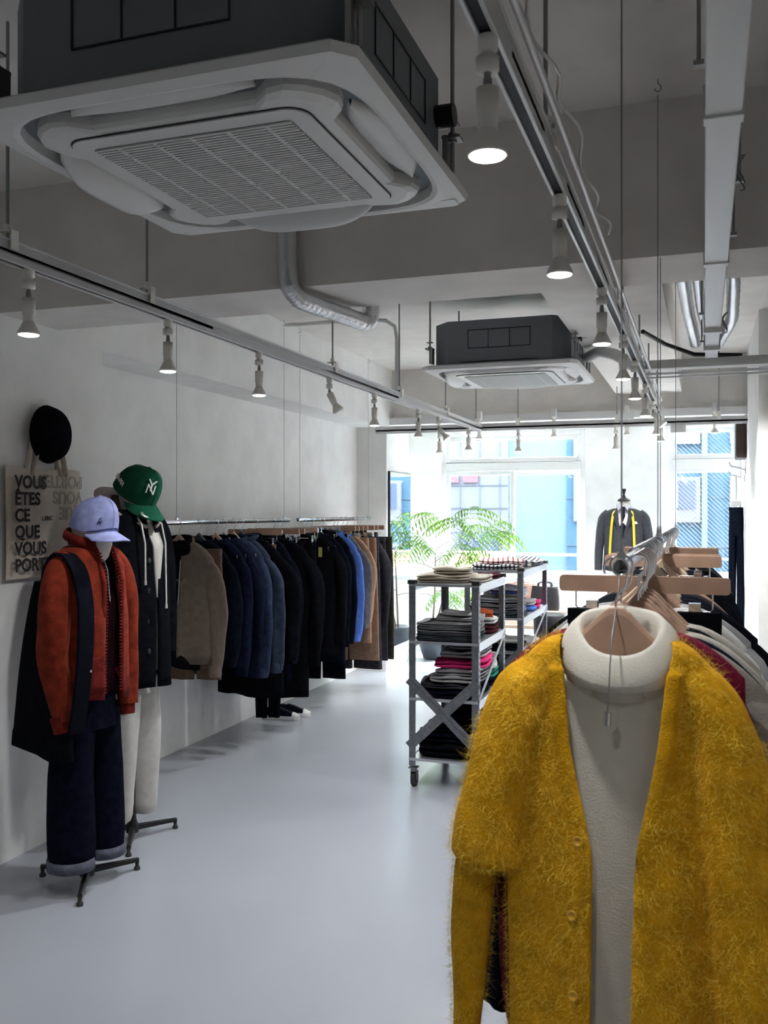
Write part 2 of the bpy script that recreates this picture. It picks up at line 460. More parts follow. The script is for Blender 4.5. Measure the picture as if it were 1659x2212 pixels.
# lighting tracks
def track(name_label, a, b, w=.036, h=.034, rods=(), double=True):
    a, b = V(a), V(b); L = (b-a).length
    ang = math.atan2(b.y-a.y, b.x-a.x)
    t = thing('lighting_track', name_label, 'lighting track', a, ang)
    t.location = a
    c = MB()
    c.bb(0, L, -w/2, w/2, h*.55, h).bb(0, L, -w/2, -w/2+.008, 0, h).bb(0, L, w/2-.008, w/2, 0, h)
    c.build('channel', m_track, t, bevel=.0015)
    MB().bb(.002, L-.002, -w/2+.008, w/2-.008, .006, h*.55).build('slot', m_dark, t)
    if double:
        c = MB().bb(0, L, -w/2+.004, w/2-.004, h+.001, h+.028).bb(0, L, -w/2-.001, w/2+.001, h+.026, h+.031)
        c.build('support_channel', m_track, t, bevel=.0015)
    for r in rods:
        z1 = r[1]-a.z
        k = MB().cyl((r[0], 0, h+.03), (r[0], 0, z1), .005, n=8).build('hanger_rod', m_rod, t)
        MB().box((r[0], 0, h+.055), (.03, .05, .004)).box((r[0], -.024, h+.028), (.03, .004, .055)).box((r[0], .024, h+.028), (.03, .004, .055)).cyl((r[0], 0, h+.05), (r[0], 0, h+.075), .011, n=6).build('clamp', m_rim, k)
    return t
LX, RX, YT = -1.88, -.33, 8.1
zL, zR = 2.262, 2.315
tl = track('long white lighting track along the left side of the ceiling', (LX, -1.5, zL), (LX, YT-.02, zL), rods=[(p+1.5, z) for p, z in ((-.6, ZC), (.9, ZC), (2.15, ZC), (2.85, ZC), (4.6, ZC), (5.75, ZC), (6.9, ZC))])
tr = track('long white lighting track on the right, above the front rail', (RX, -1.5, zR), (RX, YT-.02, zR), rods=[(p+1.5, z) for p, z in ((-.8, ZC), (.6, ZC), (2.05, ZC), (3.6, 2.42), (4.1, 2.62), (5.2, 2.62), (6.1, 2.62), (7.2, 2.62))])
# beam lies between: the rod at 3.6 stops at its underside
tb = track('cross lighting track in front of the back windows', (-2.88, YT+.02, 2.275), (.34, YT+.02, 2.275), w=.04, rods=[(.95, ZC), (1.33, ZC), (2.18, 2.62), (3.0, ZC)])
MB().bb(2.62, 2.74, -.03, .03, -.06, .0).build('feed_box', m_offw, tb)
MB().bb(2.2, 2.32, -.02, .02, .07, .12).build('joiner', m_offw, tb)
# conduit running with the right track
tag(MB().tube([(RX+.045, -1.5, zR+.05), (RX+.045, 2.0, zR+.05), (RX+.04, 7.0, zR+.045)], .008, 8).build('conduit_pipe', m_track), 'thin grey conduit clipped along the right lighting track', 'pipe')
CAB = MB()
pts = []
for k in range(40):
    y = 1.0+k*.05; pts.append((RX+.055+.012*math.sin(k*.9), y, zR+.085+.015*math.sin(k*.37)))
tag(CAB.tube(pts, .004, 6).build('electric_cable', m_offw), 'loose pale cable lying along the top of the right track', 'cable')

# track spotlights
def make_lamp(lit=True, tilt=0):
    t = thing('track_spotlight', 'x', 'spotlight')
    MB().lathe([(.017, .0), (.017, -.022), (.012, -.024), (.012, -.032), (.019, -.034), (.019, -.055), (.010, -.058)], n=18).build('adapter', m_rim, t)
    MB().cyl((0, 0, -.055), (0, 0, -.085), .006, n=10).cyl((0, 0, -.068), (0, 0, -.085), .0075, n=10).build('stem', m_rod, t)
    h = bpy.data.objects.new('lamp_head', None)
    M = Matrix.Translation((0, 0, -.083)) @ Matrix.Rotation(tilt, 4, 'Y') @ Matrix.Translation((0, 0, .083))
    def tf(mb):
        for i, p in enumerate(mb.v): mb.v[i] = M @ p
        return mb
    bar = tf(MB().lathe([(.008, -.083), (.0185, -.084), (.0185, -.133), (.0165, -.135), (.0165, -.152)], n=20)).build('barrel', m_rim, t)
    bulb = tf(MB().lathe([(.012, -.150), (.015, -.152), (.019, -.160), (.027, -.176), (.032, -.186), (.033, -.190), (.031, -.192)], n=24)).build('bulb', m_rim, t)
    if lit:
        tf(MB().lathe([(.0285, -.1905), (.0285, -.1935), (.020, -.196), (.001, -.197)], n=24)).build('lens', m_bulb, bulb)
    else:
        tf(MB().lathe([(.0285, -.1905), (.0285, -.1935), (.001, -.194)], n=24)).build('lens', m_offw, bulb)
    return t
lamp0 = make_lamp(True, 0); lampT = make_lamp(True, R(38)); lampN = make_lamp(False, R(28))
sd = bpy.data.lights.new('spot', 'SPOT'); sd.energy = SPOT_W; sd.spot_size = R(130); sd.spot_blend = .85; sd.color = (.98, .985, 1.0); sd.shadow_soft_size = .028
first = {'a': True, 'T': True, 'N': True}
sn = sd.copy(); sn.energy = SPOT_W*.36
def lamp(kind, loc, rz, label, group, near=False):
    src = {'a': lamp0, 'T': lampT, 'N': lampN}[kind]
    if first[kind]: o = src; o.location = loc; o.rotation_euler = (0, 0, rz); first[kind] = False; o['label'] = label; o['group'] = group
    else: o = dup(src, loc, rz, label, group)
    if kind != 'N':
        dd_ = sd
        if near: dd_ = sn
        so = bpy.data.objects.new('spot', dd_); C.objects.link(so); so.parent = o
        if kind == 'a': so.location = (0, 0, -.2)
        else:
            M = Matrix.Translation((0, 0, -.083)) @ Matrix.Rotation(R(38), 4, 'Y')
            so.matrix_local = M @ Matrix.Translation((0, 0, -.12))
    return o
GL = 'spotlights along the left track'; GR_ = 'spotlights along the right track'; GB = 'spotlights on the cross track by the windows'
Ld = [(2.237, 'a', 'lit spotlight nearest the camera on the left track, at the far left'),
      (2.988, 'a', 'second lit spotlight on the left track, above the green cap'),
      (3.734, 'a', 'third lit spotlight on the left track, over the jackets'),
      (4.559, 'N', 'unlit looking spotlight tilted towards the left wall'),
      (5.27, 'a', 'lit spotlight on the left track just before the far pillar'),
      (6.182, 'a', 'lit spotlight on the left track in front of the cross track'),
      (6.708, 'T', 'lit spotlight near the left track end, tilted left'),
      (7.635, 'a', 'last lit spotlight at the end of the left track')]
for y, k, l in Ld: lamp(k, (LX, y, zL+.002), PI if k == 'T' else (PI if k == 'N' else 0), l, GL, near=y < 3.4)
Rd = [(1.468, 'a', 'largest lit spotlight, nearest on the right track beside the air conditioner'),
      (2.261, 'a', 'second lit spotlight on the right track, under the beam'),
      (3.244, 'a', 'third lit spotlight on the right track, beside the far air conditioner'),
      (4.131, 'a', 'fourth lit spotlight on the right track, right of the far air conditioner'),
      (4.86, 'a', 'fifth lit spotlight counting back along the right track'),
      (5.75, 'a', 'sixth lit spotlight counting back along the right track'),
      (6.65, 'T', 'lit spotlight tilted left near the end of the right track'),
      (7.15, 'a', 'seventh upright spotlight on the right track, over the rail end'),
      (7.85, 'a', 'last lit spotlight of the right track, beside the right window')]
for y, k, l in Rd: lamp(k, (RX, y, zR+.002), PI if k == 'T' else 0, l, GR_, near=y < 2.6)
for x, l in ((-2.27, 'lit spotlight at the left end of the cross track'), (-1.547, 'lit spotlight on the cross track in front of the left window middle'), (-.708, 'lit spotlight on the cross track above the tailor form')):
    lamp('a', (x, YT+.02, 2.277), 0, l, GB)
# ceiling lamps close to the lintel, on short bases
for x, l in ((-2.0, 'small lit spotlight under the lintel, left of the left track end'), (-1.30, 'small lit spotlight under the lintel over the left window right half'), (-.65, 'small lit spotlight under the lintel right of the white wall'), (.09, 'small lit spotlight under the lintel in front of the right window')):
    lamp('a', (x, 8.55, 2.43), 0, l, 'small spotlights under the lintel')
for x in (-2.0, -1.30, -.65, .09):
    tag(MB().bb(x-.02, x+.02, 8.53, 8.6, 2.425, 2.50).build('lamp_base', m_offw, bevel=.003), {-2.0: 'leftmost', -1.30: 'second', -.65: 'third', .09: 'rightmost'}[x]+' white box base of the small spotlights along the lintel', 'lamp base', 'white lamp bases along the lintel')
# fill lamps added on the unseen track ends behind the camera
for y in (.4,): lamp('a', (LX, y, zL+.002), 0, 'added fill spotlight on the left track behind the viewpoint', GL, near=True)
for y in (.4,): lamp('a', (RX, y, zR+.002), 0, 'added fill spotlight on the right track behind the viewpoint', GR_, near=True)

# slim cable duct on the right
d = thing('wall_duct', 'long white slim duct running along the ceiling at the upper right', 'duct', (0, 0, 0))
dl = (.003, .077)
MB().bb(dl[0], dl[1], .2, 2.07, 2.385, 2.45).bb(dl[0], dl[1], 2.11, 3.33, 2.385, 2.45).build('duct_cover', m_white, d, bevel=.003)
MB().bb(dl[0]+.002, dl[1]-.002, 3.33, 4.55, 2.40, 2.45).bb(dl[0]+.004, dl[1]-.004, 4.57, 5.42, 2.40, 2.45).build('duct_cover', m_white, d, bevel=.003)
for y in (2.09, 3.31, 4.56, 5.05):
    MB().bb(dl[0]-.004, dl[1]+.004, y-.022, y+.022, 2.379, 2.453).build('joint_sleeve', m_white, d, bevel=.002)
for y, s_ in ((1.9, -1), (2.6, 1), (3.1, 1), (4.3, -1), (5.0, -1)):
    x = dl[0]-.012 if s_ < 0 else dl[1]+.012
    MB().cyl((x, y, 2.42), (x, y, ZC if y < 3.2 else ZC), .004, n=6).box((x, y, 2.42), (.02, .02, .01)).build('hanger_rod', m_rod, d)
# cross ducts by the far bay
d2 = thing('wall_duct', 'white cross duct reaching the right wall below the far ceiling', 'duct', (0, 5.5, 2.36))
MB().bb(-.33, XR, -.045, .045, 0, .05).build('duct_cover', m_offw, d2, bevel=.004)
MB().bb(-.33, XR, .06, .075, -.02, -.005).bb(-.33, XR, .09, .10, -.035, -.025).build('conduit', m_white, d2)
# flexible foil wrapped pipes
def foil(label, pts, r):
    q = []; rr = []
    P = [V(p) for p in pts]
    for i in range(len(P)-1):
        for k in range(14):
            q.append(P[i].lerp(P[i+1], k/14)); rr.append(r*(1+.05*math.sin(k*2.4+i)))
    # smooth the path
    for _ in range(6): q = [q[0]]+[(q[j-1]+q[j]*2+q[j+1])/4 for j in range(1, len(q)-1)]+[q[-1]]
    return tag(MB().tube(q, rr, 14).build('insulated_pipe', m_alu), label, 'pipe')
foil('foil wrapped pipe hanging left of the white duct in the far bay', [(-.105, 3.72, 2.60), (-.095, 4.2, 2.62), (-.075, 4.9, 2.56), (-.04, 5.4, 2.47)], .030)
foil('foil wrapped pipe beside it, closer to the white duct', [(-.035, 3.72, 2.62), (-.03, 4.2, 2.63), (-.012, 4.9, 2.57), (.03, 5.40, 2.49)], .024)
foil('foil wrapped pipe bulging out to the right of the white duct', [(.10, 3.72, 2.56), (.12, 4.2, 2.52), (.13, 4.7, 2.47), (.07, 5.3, 2.45)], .028)
foil('silver wrapped pipe crossing under the beam behind the near air conditioner', [(-1.51, 3.235, 2.90), (-1.51, 3.235, 2.50), (-1.50, 3.235, 2.41), (-1.48, 3.28, 2.372), (-1.44, 3.45, 2.368), (-1.37, 3.70, 2.358), (-1.355, 3.735, 2.37), (-1.35, 3.74, 2.43), (-1.35, 3.745, 2.62)], .036)
foil('white wrapped pipe from the far air conditioner to the right duct', [(-.715, 6.15, 2.56), (-.62, 6.0, 2.57), (-.5, 5.75, 2.50), (-.38, 5.6, 2.40), (-.36, 5.55, 2.39)], .035).data.materials[0] = m_offw
tag(MB().tube([(-2.86, 6.1, 2.90), (-2.5, 6.12, 2.905), (-2.25, 6.15, 2.91), (-2.12, 6.18, 2.90), (-2.06, 6.2, 2.86), (-2.045, 6.2, 2.78), (-2.045, 6.2, 2.36)], .014, 10).build('conduit_pipe', m_offw), 'bent grey conduit dropping from the far ceiling to the left track', 'pipe')
tag(MB().tube([(-.30, 5.0, 2.49), (-.2, 5.3, 2.47), (-.05, 5.45, 2.43), (.2, 5.47, 2.415)], .012, 8).build('black_cable', m_black), 'black cable sagging over the cross duct on the right', 'cable')
# cable loops on the duct side
for y, z, l in ((2.5, 2.36, 'thin grey cable loop hanging on the side of the white duct, nearer one'), (4.3, 2.33, 'thin cable loop hanging by the white duct in the far bay')):
    pts = [(.09+.0*k, y+.03*math.sin(k*PI/8), z+.05-.05*math.cos(k*PI/8)+(.03 if k > 10 else 0)) for k in range(15)]
    pts = [(.088+.01*math.sin(k), y+.02*math.sin(2*PI*k/16), z+.045*(1+math.cos(2*PI*k/16+PI))) for k in range(15)]
    tag(MB().tube(pts, .0022, 6).build('cable_loop', m_wire), l, 'cable')
# ceiling bolts / patch marks are part of the paint
# ================================================================ clothes: shared builders
def fold_f(a, z, seed, nf):
    return math.sin(nf*a+seed)+.6*math.sin((nf*1.7)*a+seed*2.3+z*3)+.4*math.sin((nf*.6)*a-seed+z*5)
def torso(w_sh=.20, z_neck=-.115, z_sh=-.20, z_hem=-.8, w_hem=None, d=.07, neck=.07, seed=0, nf=4, fold=.012, op=None, n=60, dneck=.045, hem_band=0, flare=0, bot=14, sup=2.4, tilt=0):
    """body of a hanging garment; op = (xl(z) table, xr(z) table) for an open front"""
    if w_hem is None: w_hem = w_sh+.01
    mb = MB(); rings = []
    rows = []
    for k in range(9):
        u = k/8
        rows.append((lerp(neck, w_sh, u**.85), z_neck+(z_sh-z_neck)*u**1.5, lerp(dneck, d*.8, u), -tilt*(1-u)))
    for k in range(1, bot+1):
        t = k/bot
        w = lerp(w_sh, w_hem, t)+flare*math.sin(PI*t)
        z = lerp(z_sh, z_hem, t); am = min(1, t*1.6)
        dd = d*(.8+.25*min(1, 2.5*t))
        if hem_band and t > .93: dd *= .8; w *= .93
        rows.append((w, z, dd, am))
    for w, z, dd, am in rows:
        a0, a1 = 0, 2*PI
        if op:
            xl, xr = interp(op[0], -z), interp(op[1], -z)
            a0 = math.asin(max(-1, min(1, xr/w))); a1 = 2*PI+math.asin(max(-1, min(1, xl/w)))
        ring = []
        m_ = n if not op else n+1
        for j in range(m_):
            a = a0+(a1-a0)*j/n
            c, s_ = math.cos(a), math.sin(a)
            q = (abs(s_)**sup+abs(c)**sup)**(-1/sup)
            f = fold*max(0, am)*fold_f(a, z, seed, nf)
            x = w*s_*q; y = -(dd+f)*c*q
            ring.append(V((x+f*.3*s_, y, z+(min(0, am)*(.5+.5*c))+(.012*math.cos(a*2+seed) if am >= 1 and z == z_hem else 0))))
        rings.append(ring)
    mb.loft(rings, cap=False, close=not op)
    return mb
def sleeve(sg, pts, rx, ry, seed=0, n=18, fold=.006, m_=26):
    """pts = [(x, z, y)], rx/ry tables over 0..1"""
    P = [V((sg*p[0], p[2] if len(p) > 2 else 0, p[1])) for p in pts]
    L = [0]
    for a, b in zip(P, P[1:]): L.append(L[-1]+(b-a).length)
    path = []
    for k in range(m_+1):
        s_ = L[-1]*k/m_; i = max(j for j in range(len(L)) if L[j] <= s_+1e-9); i = min(i, len(P)-2)
        path.append(P[i].lerp(P[i+1], (s_-L[i])/(L[i+1]-L[i])))
    for _ in range(3): path = [path[0]]+[(path[j-1]+path[j]*2+path[j+1])/4 for j in range(1, m_)]+[path[-1]]
    mb = MB(); rings = []
    for k, p in enumerate(path):
        t = k/m_; tg = (path[min(k+1, m_)]-path[max(k-1, 0)]).normalized()
        nn = V((tg.z, 0, -tg.x)); 
        if nn.length < .01: nn = V((1, 0, 0))
        nn.normalize(); bb_ = tg.cross(nn)
        a_, b_ = interp(rx, t), interp(ry, t)
        ring = []
        for j in range(n):
            th = 2*PI*j/n
            f = fold*min(1, 3*t)*(math.sin(3*th+seed+t*4)+.7*math.sin(2*th-t*6+seed*1.7)+.35*math.sin(t*17+seed+th))
            ring.append(p+nn*(a_+f)*math.cos(th)+bb_*(b_+f)*math.sin(th))
        rings.append(ring)
    return mb.loft(rings)
RX1 = [(0, .02), (.12, .050), (.25, .060), (.5, .055), (.9, .043), (1, .036)]
RY1 = [(0, .015), (.12, .028), (.25, .034), (.5, .034), (.9, .030), (1, .026)]
def collar_mb(r=.075, d=.055, z=-.115, h=.04, front=.03, n=32, gap=0, tilt=.035, roll=.012):
    mb = MB(); rings = []
    for k in range(7):
        u = k/6; ring = []
        zz = h*math.sin(u*PI*.9); rr = roll*u
        for j in range(n+1):
            a = gap+(2*PI-2*gap)*j/n
            ring.append(V(((r+rr)*math.sin(a), -(d+rr)*math.cos(a), z+zz-tilt*math.cos(a)*.5-tilt*.5)))
        rings.append(ring)
    return mb.loft(rings, cap=False, close=False)
def top_garment(name, label, cat, group, loc, rz, m, z_hem=-.82, cuff=-.95, w=.20, edge=.275, d=.055, z_neck=-.115, z_sh=-.215, seed=0, op=None, cuffs=None, collar=True, buttons=0, hem_w=None, fold=.01, zipper=False, hood=False, cm=None, nf=4, band=0, sup=2.4, lean=0, sleeves=True, neck=.07, edgeL=.29):
    t = thing(name, label, cat, loc, rz, group)
    torso(w, z_neck, z_sh, z_hem, hem_w, d, neck=neck, seed=seed, op=op, fold=fold, nf=nf, hem_band=band, sup=sup).build('body', m, t, solid=.006)
    for sg in ((-1, 1) if sleeves else ()):
        ed_ = edge if sg > 0 else min(edge, edgeL)
        pts = [(w-.055, z_sh+.005), (min(w-.015, ed_-.06), z_sh-.045), (ed_-.065, z_sh-.16), (ed_-.055, (z_sh+cuff)/2), (ed_-.07+lean, cuff)]
        sleeve(sg, pts, RX1, RY1, seed+sg).build('sleeve', m, t)
        if cuffs:
            MB().lathe([(.034, 0), (.037, .01), (.036, .06), (.034, .065)], (sg*(ed_-.07+lean), 0, cuff-.02)).build('cuff', cuffs, t)
    if collar:
        collar_mb(z=z_neck+.0).build('collar', cm or m, t, solid=.006)
    if hood:
        hm = MB(); rings = []
        for k in range(9):
            u = k/8; ring = []
            for j in range(21):
                a = PI*.15+(1.7*PI)*j/20
                rr = .085+.03*math.sin(PI*u)
                ring.append(V((rr*math.sin(a), -(.06+.03*math.sin(PI*u))*math.cos(a)+.01, z_neck-.01+.045*math.sin(u*PI*.75)-.02*math.cos(a)-.03*u*(1-math.cos(a))*.5)))
            rings.append(ring)
        hm.loft(rings, cap=False, close=False).build('hood', m, t, solid=.008)
    for i in range(buttons):
        MB().lathe([(.009, 0), (.009, .003), (.001, .004)], n=12, M=Matrix.Rotation(R(90), 3, 'X')).build('button', m_black, t, loc=(.012, -d*1.07, z_sh-.12-i*.11))
    if zipper:
        MB().box((0, -d*1.08, (z_sh+z_hem)/2-.02), (.007, .006, abs(z_hem-z_sh)-.04)).build('zipper', m_steel, t)
    return t
def trousers(name, label, cat, group, loc, rz, m, top=-.135, bot=-1.1, w=.185, w2=None, d=.028, seed=0, split=True, fold=.006):
    t = thing(name, label, cat, loc, rz, group)
    mb = MB()
    def half(x0, x1, x0b, x1b, zt, zb, yo=0):
        rings = []
        for k in range(17):
            u = k/16; z = lerp(zt, zb, u); a, b = lerp(x0, x0b, u), lerp(x1, x1b, u)
            cx, hw = (a+b)/2, (b-a)/2; ring = []
            for j in range(26):
                th = 2*PI*j/26; c, s_ = math.cos(th), math.sin(th)
                q = (abs(c)**3+abs(s_)**3)**(-1/3)
                f = fold*u**.5*math.sin(3*th+seed+u*2)+fold*.6*math.sin(5*th+seed*2)
                ring.append(V((cx+(hw+f)*s_*q, yo-(d+f)*c*q, z)))
            rings.append(ring)
        mb.loft(rings)
    w2 = w2 or w*.95
    if split:
        zc = top-.26
        half(-w, w, -w*1.04, w*1.04, top, zc)
        half(-w*1.04, .0, -w2, -.012, zc+.02, bot); half(.0, w*1.04, .012, w2, zc+.02, bot+.008)
    else: half(-w, w, -w2, w2, top, bot)
    mb.build('legs' if split else 'body', m, t)
    wb = MB(); rings = []
    for z in (top+.004, top-.034):
        rings.append([V(((w+.003)*math.sin(2*PI*j/26)*(abs(math.cos(2*PI*j/26))**3+abs(math.sin(2*PI*j/26))**3)**(-1/3), -(d+.004)*math.cos(2*PI*j/26)*(abs(math.cos(2*PI*j/26))**3+abs(math.sin(2*PI*j/26))**3)**(-1/3), z)) for j in range(26)])
    wb.loft(rings).build('waistband', m, t)
    return t
# hangers
def hook_pts(r=.0205, drop=-.075):
    pts = [(r*math.cos(a), 0, r*math.sin(a)) for a in [R(205)-R(k*18.5) for k in range(13)]]
    return pts+[(r*.75, 0, -.030), (.004, 0, -.043), (0, 0, -.055), (0, 0, drop)]
def make_hanger(m, h=.030, th=.014, half=.168, drop=.145, top=-.066, tall=0, pw=.9, flat=0):
    t = thing('coat_hanger', 'x', 'hanger')
    MB().tube(hook_pts(drop=top-.01), .0019, 8).build('hook', m_chrome, t)
    mb = MB(); rings = []
    for k in range(-14, 15):
        u = k/14; x = half*u; a = abs(u)
        zt = top-drop*max(0, a-flat)**pw-.02*a*(flat > 0); hh = h*(1-.25*a)+tall*max(0, 1-a*1.5)**.7
        tt = th*(1+.4*a**3)
        y = -.012*a*a
        rings.append([V((x, y+tt*c_/2*1.0, zt-hh/2+hh*s_/2)) for c_, s_ in ((-1, -.8), (-.8, -1), (.8, -1), (1, -.8), (1, .8), (.8, 1), (-.8, 1), (-1, .8))])
    mb.loft(rings, smooth=False).build('shoulder_bar', m, t, bevel=.002)
    return t
def make_bar_hanger(m, w=.40):
    t = thing('trouser_hanger', 'x', 'hanger')
    MB().tube(hook_pts(drop=-.06), .0019, 8).build('hook', m_chrome, t)
    M = Matrix.Rotation(R(90), 3, 'X')
    MB().slab(rrect(w, .040, .009), -.007, .007, M=Matrix.Translation((0, 0, -.078)) @ M.to_4x4()).build('wood_bar', m, t, bevel=.002)
    MB().tube([(-w*.40, 0, -.098), (-w*.40, 0, -.135), (-w*.385, 0, -.14), (w*.385, 0, -.14), (w*.40, 0, -.135), (w*.40, 0, -.098)], .0018, 6).build('wire_bar', m_chrome, t)
    for sg in (-1, 1):
        MB().box((sg*w*.30, -.012, -.145), (.027, .003, .05), rx=R(6)).box((sg*w*.30, .012, -.145), (.027, .003, .05), rx=-R(6)).box((sg*w*.30, 0, -.121), (.027, .024, .003)).build('clip', m_chrome, t)
    return t
HG = {}
def short(s_, n=16):
    for q in (', ', ' with ', ' behind ', ' between ', ' that '):
        if len(s_.split()) > n and q in s_: s_ = s_.rsplit(q, 1)[0]
    return ' '.join(s_.split()[:n])
def put_hanger(kind, loc, rz, label, group):
    label = short(label)
    if kind not in HG:
        if kind == 'wood': o = make_hanger(m_woodl)
        elif kind == 'beech': o = make_hanger(m_wood, h=.04, th=.02, tall=.085, pw=.95, top=-.066, flat=.10)
        elif kind == 'grey': o = make_hanger(m_gwood, h=.045, th=.03)
        elif kind == 'bar': o = make_bar_hanger(m_wood)
        elif kind == 'clip': o = make_bar_hanger(m_chrome, .30)
        HG[kind] = o; o.location = loc; o.rotation_euler = (0, 0, rz); o['label'] = label; o['group'] = group
        return o
    return dup(HG[kind], loc, rz, label, group)
def rail(label, x, y0, y1, z, wires, r=.0155, extra=None):
    t = thing('hanging_rail', label, 'clothes rail', (x, y0, z))
    L = y1-y0; mb = MB(); ro = []
    for rr, yy in ((r, 0), (r, L), (r*.82, L), (r*.82, 0), (r, 0)):
        ro.append([V((rr*math.cos(2*PI*k/24), yy, rr*math.sin(2*PI*k/24))) for k in range(24)])
    mb.loft(ro, cap=False).build('tube', m_chrome, t)
    for wy in wires:
        w_ = MB().cyl((0, wy-y0, r), (0, wy-y0, ZC-z-.05), .0014, n=6).build('suspension_wire', m_wire, t)
        MB().cyl((0, wy-y0, r-.004), (0, wy-y0, r+.035), .006, .003, n=10).box((0, wy-y0, r+.004), (.014, .018, .012)).build('wire_clamp', m_steel, w_)
        hk = [(0, wy-y0, ZC-z), (0, wy-y0, ZC-z-.015)]+[(.010*math.sin(a), wy-y0, ZC-z-.028+.012*math.cos(a)) for a in [R(q) for q in range(20, 300, 35)]]
        MB().tube(hk, .0018, 6).build('ceiling_hook', m_wire, w_)
    return t
# colours
f_taupe = fabric('taupe_wool', (.145, .113, .090), var=.10)
f_black = fabric('black_wool', (.0045, .005, .007), var=.3, sheen=.05)
f_navyb = fabric('black_navy', (.005, .0065, .013), var=.3, sheen=.08)
f_navy = fabric('navy_knit', (.007, .010, .024), var=.3)
f_navy2 = fabric('faded_navy_fleece', (.026, .037, .075), var=.25)
f_dusk = fabric('dusk_blue_fleece', (.036, .050, .080), var=.22)
f_brown = fabric('brown_corduroy', (.150, .098, .068), wave=None, var=.15)
f_camel = fabric('camel_cotton', (.36, .225, .155), var=.1, sheen=.1)
f_camel2 = fabric('tan_cotton', (.27, .17, .115), var=.12, sheen=.1)
f_blue = fabric('bright_blue_poplin', (.095, .20, .62), var=.08, sheen=.05, bump=.1)
f_grey = fabric('mid_grey_wool', (.13, .125, .135), var=.2)
f_dgrey = fabric('dark_grey_wool', (.035, .034, .042), var=.25)
f_oliv = fabric('dark_olive_wool', (.030, .028, .022), var=.25)

# ================================================================ left rails
RXL = -2.9
railA = rail('left hanging rail, the nearer one by the cap mannequins', RXL, 4.45, 6.24, 1.49, (4.70, 6.16))
railB = rail('left hanging rail, the farther one before the pillar', RXL, 6.40, 8.02, 1.49, (6.44, 7.96))
GH1, GG1 = 'hangers on the nearer left rail', 'clothes on the nearer left rail'
GH2, GG2 = 'hangers on the farther left rail', 'clothes on the farther left rail'
zr = 1.49
def P_(y): return (RXL, y, zr)
OPJ = ([(0, -.07), (.2, -.10), (.5, -.13), (.9, -.13)], [(0, .055), (.2, .035), (.5, .02), (.9, .02)])
put_hanger('wood', P_(4.728), .03, 'light wooden hanger inside the open taupe jacket', GH1)
t = top_garment('sweatshirt', 'black sweatshirt with outlined letters, worn inside the open taupe jacket', 'sweatshirt', GG1, P_(4.715), .02, f_black, z_hem=-.845, cuff=-.80, w=.13, d=.03, seed=1, sleeves=False)
m_gold = mat('pale_gold_print', (.32, .28, .17), .7)
text_mesh('lettering', 'C Y', .10, m_gold, t, Matrix.Translation((-.085, -.040, -.40)) @ Matrix.Rotation(R(90), 4, 'X'), outline=.0012)
t = top_garment('jacket', 'taupe zip jacket hanging open, first on the nearer rail', 'jacket', GG1, P_(4.735), .04, f_taupe, z_hem=-.81, cuff=-.875, w=.215, edge=.30, d=.060, seed=2, op=OPJ, cuffs=f_taupe, fold=.012, band=1)
MB().tube([(.040, -.064, -.22), (.024, -.068, -.5), (.024, -.068, -.79)], .003, 6).build('zipper', m_steel, t)
Lrow = [
 # y, kind, fabric, z_hem, cuff, edge, hanger, name, label, extras
 (4.90, 'tr', f_brown, -.95, 0, 0, None, 'skirt', 'brown piece whose hem shows under the taupe jacket sleeve', {}),
 (4.954, 'top', f_navyb, -.83, -.87, .285, 'grey', 'jacket', 'black jacket on a dark grey hanger behind the taupe jacket', dict(seed=3)),
 (5.158, 'top', f_navy, -.90, -.96, .262, 'wood', 'cardigan', 'dark navy cardigan on a light hanger, fourth top on the near rail', dict(seed=4)),
 (5.265, 'top', f_navy, -.93, -.985, .285, 'wood', 'sweatshirt', 'navy sweatshirt just in front of the two dusky blue ones', dict(seed=5)),
 (5.394, 'top', f_navy2, -.90, -.99, .275, 'wood', 'sweatshirt', 'faded navy sweatshirt with ribbed cuffs', dict(seed=6, cuffs=f_navy2, zipper=True)),
 (5.50, 'top', f_dusk, -.90, -.97, .33, 'grey', 'hoodie', 'dusky blue hooded sweatshirt with the palest blue of the near rail', dict(seed=7, hood=True, cuffs=f_dusk, w=.21)),
 (5.62, 'top', f_black, -1.17, -.93, .37, None, 'coat', 'black coat with shiny sleeve buttons in front of the brown trousers', dict(seed=8, w=.23, buttons=3)),
 (5.698, 'tr', f_brown, -1.14, 0, 0, 'bar', 'trousers', 'brown corduroy trousers with an elastic waist on the near rail', dict(w=.15, w2=.185)),
 (5.817, 'top', f_navyb, -1.10, -.98, .30, None, 'coat', 'very dark navy coat between the brown trousers and the long black coat', dict(seed=9)),
 (5.90, 'tr', f_black, -1.39, 0, 0, None, 'trousers', 'longest black trousers, reaching lowest above the sneakers', dict(w=.12, w2=.085)),
 (5.979, 'top', f_black, -1.25, -1.02, .385, 'bar', 'coat', 'long black wool coat, the widest at the end of the near rail', dict(seed=10, w=.26, hem_w=.27)),
 (6.093, 'tr', f_black, -1.20, 0, 0, 'bar', 'trousers', 'black trousers clipped at the end of the near rail', dict(w=.18)),
]
